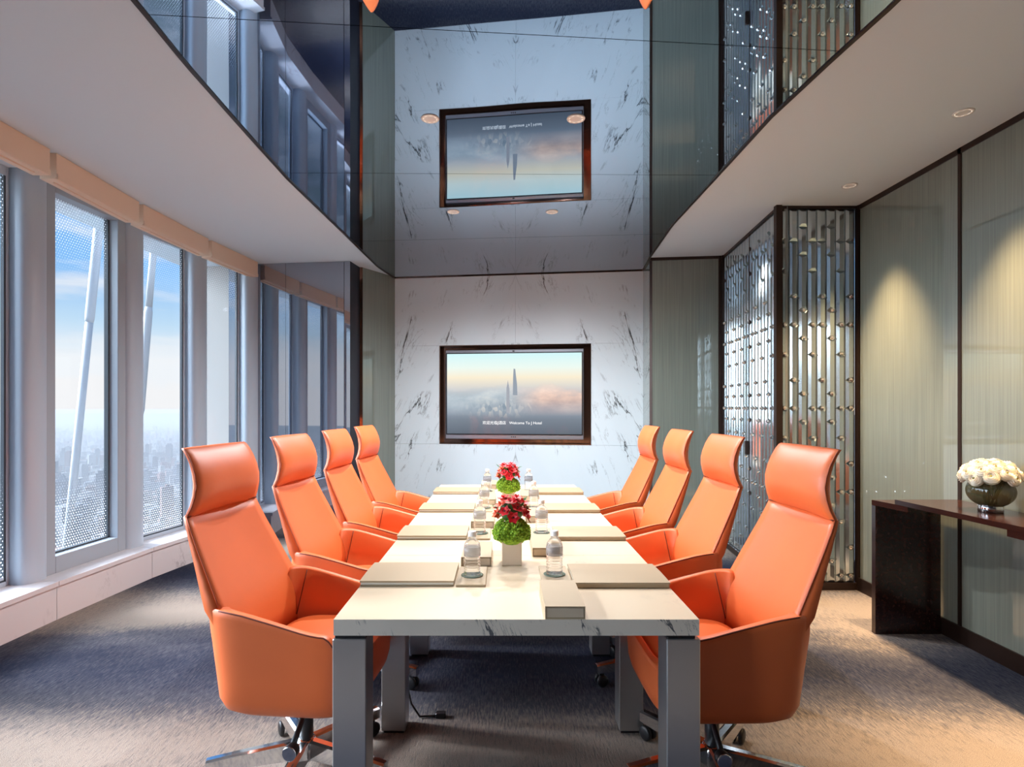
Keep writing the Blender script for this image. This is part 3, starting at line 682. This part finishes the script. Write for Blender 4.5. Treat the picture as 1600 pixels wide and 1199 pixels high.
    for k in range(5):
        a = math.radians(202 + 72 * k); Mr = Matrix.Rotation(a, 4, 'Z')
        lp = [(0.030, 0.021, 0.062, 0.136), (0.15, 0.020, 0.064, 0.128), (0.26, 0.019, 0.065, 0.120), (0.345, 0.018, 0.066, 0.112)]
        o = MB(); o.loft([[(r, -hw, z0 + .004), (r, -hw * .6, z0), (r, hw * .6, z0), (r, hw, z0 + .004), (r, hw, z1 - .006), (r, hw * .55, z1), (r, -hw * .55, z1), (r, -hw, z1 - .006)] for r, hw, z0, z1 in lp], True, True, True, 0, False, Mr)
        o.build('base_leg', M_chrome, ch)
        cst = MB(); Mc = Mr @ Matrix.Translation((0.315, 0, 0.031)) @ Matrix.Rotation(PI / 2, 4, 'X')
        for s in (-1, 1): cst.lathe([(0.0, s * .007), (0.024, s * .007), (0.030, s * .010), (0.030, s * .021), (0.022, s * .025), (0.0, s * .025)][::s], 16, M=Mc)
        cst.box(0.303, 0.327, -0.006, 0.006, 0.03, 0.0675, M=Mr)
        cst.build('caster', M_black, ch)
    return ch
S = 0.858
lefts = [(-1.076, 2.577, .095), (-1.074, 3.466, .088), (-1.049, 4.31, .071), (-1.037, 5.176, .100)]
rights = [(1.118, 2.511, .019), (1.138, 3.459, .023), (1.12, 4.275, .019), (1.126, 5.158, .006)]
ordn = ['at the front end', 'second from the front end', 'third from the front end', 'at the far end beside the marble wall']
first = None
for side, arr in ((1, lefts), (-1, rights)):
    for k, (X, Y, t) in enumerate(arr):
        wside = 'window side' if side == 1 else 'screen side'
        lab = 'orange high-backed chair on the %s, %s' % (wside, ordn[k])
        rz = -t if side == 1 else PI + t
        jx, jy = X * S, Y * S                                # junction of arm and back
        hx = jx + 0.19 * Q * math.cos(rz); hy = jy + 0.19 * Q * math.sin(rz)
        if first is None: first = make_chair(lab, (hx, hy, 0), rz)
        else: dup(first, (hx, hy, 0), rz, lab, 1 if side == 1 else -1)

# ------------------------------------------------------------------ table setting
M_linen = mat('taupe_leatherette', (0.39, 0.295, 0.185), 0.6)
bump(M_linen, noise(M_linen, coord(M_linen), 700, 2), 0.15, 0.001)
M_linen_d = mat('taupe_edge', (0.62, 0.50, 0.37), 0.6)
M_paper = mat('paper_block', (0.80, 0.76, 0.68), 0.8)
M_slot = mat('dark_slot', (0.05, 0.04, 0.035), 0.7)
ORD = ['front', 'second', 'third', 'far']
T0 = 0.7503
def place(k): return 0.727 * k
folder_me = None
def folder(loc, rz, label):
    t = thing('menu_folder', label, 'folder', loc, rz, 'taupe folders on the table')
    # local: spine along x at y=0 for the crystal side, open edge towards the camera for the other
    o = MB(); o.box(-0.168, 0.168, -0.123, 0.123, 0.0, 0.006, bev=0.002); o.build('back_cover', M_linen, t)
    o = MB(); o.box(-0.166, 0.166, -0.121, 0.112, 0.0065, 0.0135); o.build('pages', M_paper, t)
    o = MB(); L = []
    for i in range(13):
        y = -0.124 + 0.247 * i / 12; z = 0.0142 + 0.003 * math.sin(PI * i / 12)
        L.append([(-0.169, y, z), (0.169, y, z), (0.169, y, z + 0.006), (-0.169, y, z + 0.006)])
    o.loft(L, True, True, True, 0, False).build('front_cover', M_linen, t)
    o = MB(); o.box(-0.168, 0.168, 0.115, 0.125, 0.001, 0.0195, bev=0.004); o.build('spine', M_linen, t)
    return t
def copy_or(first_, maker, loc, rz, label):
    return maker(loc, rz, label) if first_ is None else dup(first_, loc, rz, label)
ff = None
for k in range(4):
    for side in (-1, 1):
        y = (2.19 if side < 0 else 2.168) + place(k)
        x = -0.343 if side < 0 else 0.427
        lab = 'closed taupe leatherette folder on the %s, %s place of the table' % ('window side' if side < 0 else 'crystal screen side', ORD[k])
        r = copy_or(ff, folder, (x, y, T0), 0 if side < 0 else PI, lab); ff = ff or r
# sleeve boxes
def sbox(loc, rz, label):
    t = thing('stationery_box', label, 'box', loc, rz, 'taupe sleeve boxes on the table')
    w_, l_, h_, th = 0.061, 0.135, 0.038, 0.0035
    o = MB(); o.box(-w_, w_, -l_, l_, 0, th); o.box(-w_, w_, -l_, l_, h_ - th, h_); o.box(-w_, -w_ + th, -l_, l_, th, h_ - th); o.box(w_ - th, w_, -l_, l_, th, h_ - th)
    o.build('sleeve', M_linen, t)
    MB().box(-w_ + th + .0015, w_ - th - .0015, -l_ + .0012, l_ - .0012, th + .0005, h_ - th - .0018).build('drawer', M_linen_d, t)
    return t
fb = None
for k in range(4):
    for side in (-1, 1):
        x, y = (-0.106, 2.462 + place(k)) if side < 0 else (0.191, 1.885 + place(k))
        lab = 'taupe sleeve box with a drawer, %s of the row on the %s' % (['first', 'second', 'third', 'last'][k], 'window side' if side < 0 else 'crystal screen side')
        r = copy_or(fb, sbox, (x, y, T0), 0, lab); fb = fb or r
# pads with a slim glass coaster
M_coaster = mat('smoked_coaster', (0.12, 0.16, 0.12), 0.1)
def pad(loc, rz, label):
    t = thing('bottle_pad', label, 'tray', loc, rz, 'taupe pads under the bottles')
    MB().box(-0.054, 0.054, -0.118, 0.118, 0, 0.008, bev=0.002).build('pad_base', M_linen, t)
    MB().lathe([(0.041, 0.0082), (0.042, 0.0105), (0.036, 0.0105), (0.035, 0.009), (0.0, 0.009)], 24).build('coaster', M_coaster, t)
    return t
fp = None; bot = []
for k in range(4):
    for side in (-1, 1):
        x, y = (-0.114, 2.178 + place(k)) if side < 0 else (0.198, 2.19 + place(k))
        lab = 'flat taupe pad with round coaster under the %s bottle on the %s' % (ORD[k], 'window side' if side < 0 else 'crystal screen side')
        r = copy_or(fp, pad, (x, y, T0), 0, lab); fp = fp or r
        bot.append((x, y, k, side))
# bottles
M_pet = bpy.data.materials.new('clear_water_bottle'); M_pet.use_nodes = True
m = M_pet; b = bsdf(m); b.inputs['Base Color'].default_value = (0.97, 0.98, 1, 1); b.inputs['Transmission Weight'].default_value = 1.0; b.inputs['Roughness'].default_value = 0.01; b.inputs['IOR'].default_value = 1.30
trn = nd(m, 'ShaderNodeBsdfTransparent'); trn.inputs[0].default_value = (0.96, 0.97, 0.98, 1); ms = nd(m, 'ShaderNodeMixShader'); ms.inputs[0].default_value = 0.40
lk(m, b.outputs[0], ms.inputs[1]); lk(m, trn.outputs[0], ms.inputs[2]); lk(m, ms.outputs[0], m.node_tree.nodes['Material Output'].inputs['Surface'])
M_cap = mat('white_cap', (0.85, 0.84, 0.82), 0.4)
M_lab = bpy.data.materials.new('clear_grey_label'); M_lab.use_nodes = True
m = M_lab; b = bsdf(m); b.inputs['Base Color'].default_value = (0.24, 0.24, 0.26, 1); b.inputs['Roughness'].default_value = 0.3; b.inputs['Alpha'].default_value = 0.5
def bottle(loc, rz, label):
    t = thing('water_bottle', label, 'bottle', loc, rz, 'water bottles on the table')
    pr = [(0.0, 0.004), (0.020, 0.0), (0.029, 0.002), (0.0315, 0.008)]
    for i in range(5):
        z = 0.014 + i * 0.011; pr += [(0.0315, z), (0.0285, z + 0.0045), (0.0315, z + 0.009)]
    pr += [(0.0318, 0.070), (0.0318, 0.106), (0.029, 0.118), (0.021, 0.130), (0.0145, 0.136), (0.0135, 0.144), (0.0, 0.1445)]
    MB().lathe(pr, 20).build('bottle_body', M_pet, t)
    MB().lathe([(0.0323, 0.073), (0.0323, 0.104)], 20).build('bottle_label', M_lab, t).data.polygons
    MB().lathe([(0.0150, 0.1448), (0.0155, 0.1465), (0.0155, 0.162), (0.0145, 0.164), (0.0, 0.164)], 18).build('cap', M_cap, t)
    return t
fbt = None
for x, y, k, side in bot:
    lab = 'small clear water bottle with white cap, %s on the %s of the table' % (ORD[k], 'window side' if side < 0 else 'crystal screen side')
    r = copy_or(fbt, bottle, (x, y, T0 + 0.0107), 0, lab); fbt = fbt or r

# red and green flower cubes
M_cube = mat('cream_ceramic', (0.82, 0.66, 0.50), 0.35)
M_moss = mat('lime_moss', (0.27, 0.46, 0.02), 0.7)
v_ = noise(M_moss, coord(M_moss), 90, 3)
lk(M_moss, rampn(M_moss, v_, [(0.3, (0.10, 0.24, 0.01)), (0.55, (0.30, 0.52, 0.02)), (0.8, (0.50, 0.68, 0.06))]), bsdf(M_moss).inputs['Base Color'])
M_red = mat('red_petal', (0.75, 0.02, 0.035), 0.5); M_coral = mat('coral_petal', (0.85, 0.12, 0.04), 0.5)
M_leaf = mat('dark_leaf', (0.035, 0.14, 0.03), 0.45); M_core = mat('dark_core', (0.05, 0.02, 0.02), 0.7)
def petals(o, c, nrm, r, n, cup, mi=0, w=0.55):
    nrm = Vector(nrm).normalized(); a = nrm.orthogonal().normalized(); b_ = nrm.cross(a); c = Vector(c)
    for k in range(n):
        th = 2 * PI * k / n + random.uniform(-.15, .15); dr = math.cos(th) * a + math.sin(th) * b_; tn = -math.sin(th) * a + math.cos(th) * b_
        p0 = c + dr * r * .08; p1 = c + dr * r * .55 + nrm * r * cup * .5; p2 = c + dr * r + nrm * r * cup
        o.add([tuple(p0), tuple(p1 + tn * r * w * .5), tuple(p2), tuple(p1 - tn * r * w * .5), tuple(p1 + nrm * r * -.06)], [(0, 1, 4), (1, 2, 4), (2, 3, 4), (3, 0, 4)], mi, True)
def flower_cube(loc, label, seed):
    random.seed(seed)
    t = thing('flower_arrangement', label, 'flowers', loc, 0, 'flower cubes along the table')
    o = MB(); o.box(-.041, .041, -.041, .041, 0, .10, bev=.002); o.build('cube_vase', M_cube, t)
    # moss: thousands of little curls
    o = MB()
    for i in range(1500):
        th = random.uniform(0, 2 * PI); ph = math.acos(random.uniform(-0.45, 1)); 
        r = 0.072 * (0.88 + 0.2 * random.random()) * (1 + .09 * math.cos(4 * th) * -1 + .05 * math.sin(7 * th + 3 * ph))
        c = Vector((r * math.sin(ph) * math.cos(th), r * math.sin(ph) * math.sin(th), 0.128 + 0.055 * math.cos(ph)))
        n = (c - Vector((0, 0, 0.12))).normalized(); a = n.orthogonal().normalized(); a.rotate(Matrix.Rotation(random.uniform(0, 6.28), 3, n))
        b_ = n.cross(a); s = random.uniform(.004, .0075)
        o.add([tuple(c - a * s), tuple(c + b_ * s * .7 + n * s), tuple(c + a * s + n * s * .5), tuple(c - b_ * s * .7 + n * s * 1.4)], [(0, 1, 3), (1, 2, 3), (0, 3, 2), (0, 2, 1)], 0, False)
    o.ball((0, 0, .122), (.068, .068, .05), 16, 8)
    o.build('moss', M_moss, t, kind='stuff')
    o = MB(); o.tube([(0, 0, .12), (0, 0, .24)], [.03, .022], 8); o.ball((0, 0, .215), (.05, .05, .045), 12, 8); o.build('stem_core', M_leaf, t)
    for i in range(19):
        th = i * 2.4; h = (i + .5) / 19; rr = 0.062 * math.sqrt(1 - (h * .92) ** 2)
        c = (rr * math.cos(th), rr * math.sin(th), 0.187 + 0.085 * h)
        o = MB(); nrm = Vector((math.cos(th) * (1 - h * .8), math.sin(th) * (1 - h * .8), .25 + h))
        petals(o, c, nrm, random.uniform(.026, .034), 6, .35, 0, .85); petals(o, Vector(c) + nrm.normalized() * .004, nrm, .015, 5, .9, 0, .8)
        o.ball(tuple(Vector(c) + nrm.normalized() * .007), .004, 6, 4, 1)
        o.build('blossom', [M_red if i % 4 else M_coral, M_core], t)
    for i in range(12):
        th = i * 2.4 + 1.1; h = random.random()
        c = Vector((.048 * math.cos(th), .048 * math.sin(th), .18 + .08 * h)); dr = Vector((math.cos(th), math.sin(th), random.uniform(.1, .9))).normalized()
        tn = dr.cross(Vector((0, 0, 1))).normalized(); Lf = random.uniform(.035, .05)
        o = MB(); o.add([tuple(c), tuple(c + dr * Lf * .5 + tn * .011), tuple(c + dr * Lf), tuple(c + dr * Lf * .5 - tn * .011), tuple(c + dr * Lf * .5 + Vector((0, 0, .004)))], [(0, 1, 4), (1, 2, 4), (2, 3, 4), (3, 0, 4)], 0, True)
        o.build('leaf', M_leaf, t)
flower_cube((0.038, 2.378, T0), 'cream cube vase of moss and red blossoms in the front half of the table', 3)
flower_cube((0.038, 3.76, T0), 'cube vase of moss and red blossoms behind, towards the wall screen', 5)

# ------------------------------------------------------------------ console and white bouquet
M_cons = mat('dark_lacquered_wood', (0.055, 0.020, 0.014), 0.16, 0.0, 0.6)
cv2 = noise(M_cons, coord(M_cons, (14, 1.2, 14)), 3, 4)
lk(M_cons, rampn(M_cons, cv2, [(0.3, (0.020, 0.008, 0.007)), (0.7, (0.040, 0.016, 0.012))]), bsdf(M_cons).inputs['Base Color'])
co = thing('console_table', 'dark lacquered console of overlapping planks along the sage glass wall', 'table', (2.5, 2.4, 0))
def cpoly(pts): return [(x - 2.5, y - 2.4) for x, y in pts]
WX = 2.69
MB().prism(cpoly([(2.289, 3.535), (WX, 3.535), (WX, 3.570), (2.289, 3.570)]), 0, 0.7875).build('end_panel', M_cons, co)
MB().prism(cpoly([(2.289, 3.571), (2.335, 3.318), (WX, 3.318), (WX, 3.571)]), 0.788, 0.8195).build('top_plank', M_cons, co)
MB().prism(cpoly([(2.319, 3.404), (2.369, 2.60), (2.385, 1.9), (2.37, 1.2), (2.35, 0.9), (WX, 0.9), (WX, 3.404)]), 0.820, 0.848).build('top_plank', M_cons, co)
MB().prism(cpoly([(2.365, 2.70), (2.385, 1.9), (2.36, 0.7), (WX, 0.7), (WX, 2.70)]), 0.788, 0.8195).build('top_plank', M_cons, co)
MB().prism(cpoly([(2.36, 0.72), (WX, 0.72), (WX, 0.755), (2.36, 0.755)]), 0, 0.7875).build('end_panel', M_cons, co)

M_smoke = bpy.data.materials.new('smoked_olive_glass'); M_smoke.use_nodes = True
m = M_smoke; b = bsdf(m); b.inputs['Base Color'].default_value = (0.085, 0.075, 0.03, 1); b.inputs['Roughness'].default_value = 0.06; b.inputs['Alpha'].default_value = 0.86; b.inputs['Specular IOR Level'].default_value = 0.8
M_wpet = mat('ivory_petal', (0.90, 0.85, 0.74), 0.6, 0, 0.2); bsdf(M_wpet).inputs['Subsurface Weight'].default_value = 0.0
M_wcore = mat('olive_core', (0.25, 0.24, 0.06), 0.7)
vz = thing('flower_vase', 'round smoked glass vase of ivory ranunculus on the dark console', 'vase', (2.547, 3.005, 0.8483))
MB().lathe([(0.052, 0.0), (0.0545, 0.002), (0.0545, 0.034), (0.052, 0.036)], 32).build('metal_base', M_chrome, vz)
pr = []
for i in range(15):
    th = -1.05 + (0.95 + 1.05) * i / 14; pr.append((0.103 * math.cos(th), 0.108 + 0.085 * math.sin(th)))
o = MB(); n = 72
o.loft([[(r * (1 + .018 * math.cos(24 * 2 * PI * k / n)) * math.cos(2 * PI * k / n), r * (1 + .018 * math.cos(24 * 2 * PI * k / n)) * math.sin(2 * PI * k / n), z) for k in range(n)] for r, z in pr], True, False, False)
o.lathe([(0.052, 0.0365), (0.0, 0.0366)], n)
o.build('glass_bowl', M_smoke, vz)
random.seed(11)
for i in range(16):
    a = random.uniform(0, 6.28); r0 = random.uniform(0, .03)
    MB().tube([(r0 * math.cos(a), r0 * math.sin(a), .04), (.055 * math.cos(a + .5), .055 * math.sin(a + .5), .12), (.07 * math.cos(a + .8), .07 * math.sin(a + .8), .19)], .0035, 5).build('stem', M_leaf, vz)
def ranunculus(c, nrm, R):
    o = MB(); nrm = Vector(nrm).normalized(); c = Vector(c); a = nrm.orthogonal().normalized(); b_ = nrm.cross(a)
    M = Matrix((( a.x, b_.x, nrm.x, c.x), (a.y, b_.y, nrm.y, c.y), (a.z, b_.z, nrm.z, c.z), (0, 0, 0, 1)))
    for L, (rad, h, lean, np_) in enumerate(((1.0, .10, .95, 7), (.86, .22, .80, 7), (.68, .32, .62, 6), (.50, .40, .45, 5), (.33, .44, .28, 5))):
        for k in range(np_):
            th = 2 * PI * (k + .5 * (L % 2)) / np_ + L * .3; hw = 1.25 * PI / np_
            rows = []
            for q in (0.0, .5, 1.0):
                row = []
                for s in (-1, -.5, 0, .5, 1):
                    rr = R * (rad * (.55 + .45 * math.sin(q * PI * .62)) ) ; z = R * (h - .55 + q * (.75 - .12 * s * s) * (1 - .35 * lean))
                    row.append((rr * math.cos(th + s * hw * (.6 + .4 * q)), rr * math.sin(th + s * hw * (.6 + .4 * q)), z))
                rows.append(row)
            o.loft(rows, False, False, False, 0, True, M)
    o.ball((0, 0, -.1 * R), (.85 * R, .85 * R, .5 * R), 10, 6, 0, M)
    o.ball((0, 0, .30 * R), (.16 * R, .16 * R, .22 * R), 8, 4, 1, M)
    o.build('bloom', [M_wpet, M_wcore], vz)
nb = 26
for i in range(nb):
    h = 1 - (i + .5) / nb * 1.12; th = i * 2.39996
    rr = math.sqrt(max(1 - h * h, 0))
    nrm = (rr * math.cos(th), rr * math.sin(th), h)
    ranunculus((nrm[0] * .112, nrm[1] * .112, .185 + nrm[2] * .072), (nrm[0], nrm[1], nrm[2] + .25), random.uniform(.038, .046))

# ------------------------------------------------------------------ power lead under the table
cd_ = thing('power_lead', 'black power lead with plug lying on the carpet under the table', 'cord', (-0.42, 2.62, 0))
MB().tube([(-0.05, 0.03, 0.33), (-0.03, 0.0, 0.20), (0.01, -0.03, 0.06), (0.05, -0.04, 0.008), (0.12, -0.03, 0.006)], 0.005, 6).build('cable', M_black, cd_)
MB().box(0.12, 0.165, -0.045, -0.015, 0.0, 0.022, bev=0.003).build('plug', M_black, cd_)

# ------------------------------------------------------------------ outside: tie rods, city, haze
M_rod = mat('white_painted_steel', (0.50, 0.52, 0.54), 0.45)
def rod(name_l, p, q):
    p, q = Vector(p), Vector(q)
    t = thing('tie_rod', name_l, 'rod', tuple(q), 0, 'slanted rods outside the glass')
    dv = p - q
    MB().tube([(0, 0, 0), tuple(dv * .60)], .038, 14).build('rod_shaft', M_rod, t)
    MB().tube([tuple(dv * .60), tuple(dv * .61), tuple(dv * .80), tuple(dv * .81)], [.038, .046, .046, .038], 14).build('turnbuckle', M_rod, t)
    MB().tube([tuple(dv * .81), tuple(dv * .9), tuple(dv)], [.038, .038, .038], 14).build('rod_shaft', M_rod, t)
    MB().tube([tuple(dv * .93), tuple(dv * .94), tuple(dv)], [.04, .068, .068], 14).build('end_fitting', M_rod, t)
rod('slanted white steel rod outside the openable framed window', (-4.36, 6.36, 4.35), (-4.62, 6.02, -0.75))
rod('slanted white steel rod with thick top fitting, outside the next fixed pane', (-4.20, 7.0, 3.78), (-4.62, 6.85, -2.4))

M_city = mat('city_blocks', (0.05, 0.07, 0.10), 0.8)
cvv = nd(M_city, 'ShaderNodeObjectInfo')
M_cityw = mat('city_pale', (0.18, 0.19, 0.21), 0.8); M_cityr = mat('city_brick', (0.14, 0.08, 0.075), 0.8)
M_gr = mat('city_ground', (0.12, 0.13, 0.14), 0.9)
gv = noise(M_gr, coord(M_gr), 0.01, 6, 0.7)
lk(M_gr, rampn(M_gr, gv, [(0.35, (0.02, 0.035, 0.03)), (0.5, (0.05, 0.06, 0.065)), (0.65, (0.13, 0.125, 0.12))]), bsdf(M_gr).inputs['Base Color'])
GZ = -430.0
MB().box(-30000, 20000, -12000, 40000, GZ - 5, GZ).build('ground', M_gr, kind='structure')
random.seed(21)
protos = []
def city_proto(kind, m):
    o = MB()
    if kind == 0: o.box(-.5, .5, -.5, .5, 0, .93); o.box(-.3, .3, -.3, .3, .93, 1)
    if kind == 1: o.box(-.5, .5, -.5, .5, 0, .62); o.box(-.38, .38, -.38, .38, .62, .88); o.box(-.22, .22, -.22, .22, .88, 1)
    if kind == 2: o.box(-.5, .5, -.32, .32, 0, .95); o.box(-.15, .15, -.32, .1, .95, 1); o.box(-.62, .62, -.5, .5, 0, .18)
    if kind == 3: o.box(-.5, .5, -.5, .5, 0, .8); o.add([(-.5, -.5, .8), (.5, -.5, .8), (.5, .5, .8), (-.5, .5, .8), (0, 0, 1)], [(0, 1, 4), (1, 2, 4), (2, 3, 4), (3, 0, 4)])
    me = bpy.data.meshes.new('city_tower'); me.from_pydata(o.v, [], o.f); me.materials.append(m); me.update(); return me
for kind in range(4):
    for m in (M_city, M_cityw, M_cityr): protos.append(city_proto(kind, m))
def tower(x, y, wx, wy, h, me, label='tall city tower seen through haze below the windows', grp='hazy towers of the city', rz=0.3):
    o = link('city_tower', me, None, (x, y, GZ), rz); o.scale = (wx, wy, h); o['label'] = label; o['category'] = 'tower'
    if grp: o['group'] = grp
def at(px, dist): return ((px - 785) / 900 * dist, dist)
x, y = at(77, 2600); tower(x, y, 70, 60, 430 + EYE - (712 - 636.5) / 900 * 2600, protos[3], 'broad stepped dark tower beside the first mullion, seen through the openable window', None)
x, y = at(98, 2350); tower(x, y, 38, 38, 430 + EYE - (740 - 636.5) / 900 * 2350, protos[9], 'dark tower with a pointed pyramid roof, beside the slanted rod', None)
x, y = at(158, 2500); tower(x, y, 30, 30, 430 - (735 - 636.5) / 900 * 2500, protos[0], 'slim dark tower at the window stile of the openable window', None)
x, y = at(255, 2100); tower(x, y, 30, 26, 430 - (760 - 636.5) / 900 * 2100, protos[0], 'square dark tower alone in the middle of the fixed pane', None)
x, y = at(140, 2000); tower(x, y, 36, 30, 430 - (775 - 636.5) / 900 * 2000, protos[6], 'low dark block right of the slanted rod in the openable window', None)
x, y = at(226, 2900); tower(x, y, 45, 36, 430 - (733 - 636.5) / 900 * 2900, protos[1], 'faint pale block at the mullion in the fixed pane', None)
n = 0
while n < 190:
    yy = 1500 + 3200 * random.random() ** 1.2; xx = -yy * random.uniform(.40, .92)
    h = random.choice((40, 55, 70, 90, 110, 140)) * random.uniform(.7, 1.2); s = random.uniform(22, 46)
    tower(xx, yy, s, s * random.uniform(.6, 1.3), h, protos[random.choice((0, 0, 1, 3, 4, 6, 6, 7, 8, 2))], rz=random.uniform(0, 1.5)); n += 1
o = MB()
for i in range(9000):
    yy = 1100 + 9500 * random.random() ** 1.35; xx = -yy * random.uniform(.2, 1.5)
    h = random.choice((12, 16, 20, 26, 34, 50, 70)) * random.uniform(.7, 1.3); s = random.uniform(14, 40); t_ = s * random.uniform(.4, 1.4); a = random.uniform(0, 1.5)
    o.box(-s / 2, s / 2, -t_ / 2, t_ / 2, 0, h, random.choice((0, 0, 1, 1, 2)), Matrix.Translation((xx, yy, GZ)) @ Matrix.Rotation(a, 4, 'Z'))
o.build('city_blocks', [M_city, M_cityw, M_cityr], kind='stuff', label='endless low blocks of the hazy city below the windows', category='city')
# haze lying over the city
M_haze = bpy.data.materials.new('city_haze'); M_haze.use_nodes = True
m = M_haze; m.node_tree.nodes.remove(m.node_tree.nodes['Principled BSDF'])
vsn = nd(m, 'ShaderNodeVolumeScatter'); vsn.inputs['Color'].default_value = (0.93, 0.96, 1.0, 1); vsn.inputs['Density'].default_value = 0.00012; vsn.inputs['Anisotropy'].default_value = 0.0
vab = nd(m, 'ShaderNodeVolumeAbsorption'); vab.inputs['Color'].default_value = (0.0, 0.06, 0.12, 1); vab.inputs['Density'].default_value = 0.00009
vad = nd(m, 'ShaderNodeAddShader'); lk(m, vsn.outputs[0], vad.inputs[0]); lk(m, vab.outputs[0], vad.inputs[1])
lk(m, vad.outputs[0], m.node_tree.nodes['Material Output'].inputs['Volume'])
MB().box(-16000, -60, 300, 16000, GZ + 1, -50).build('haze', M_haze, kind='stuff', label='blue haze lying over the city', category='haze')
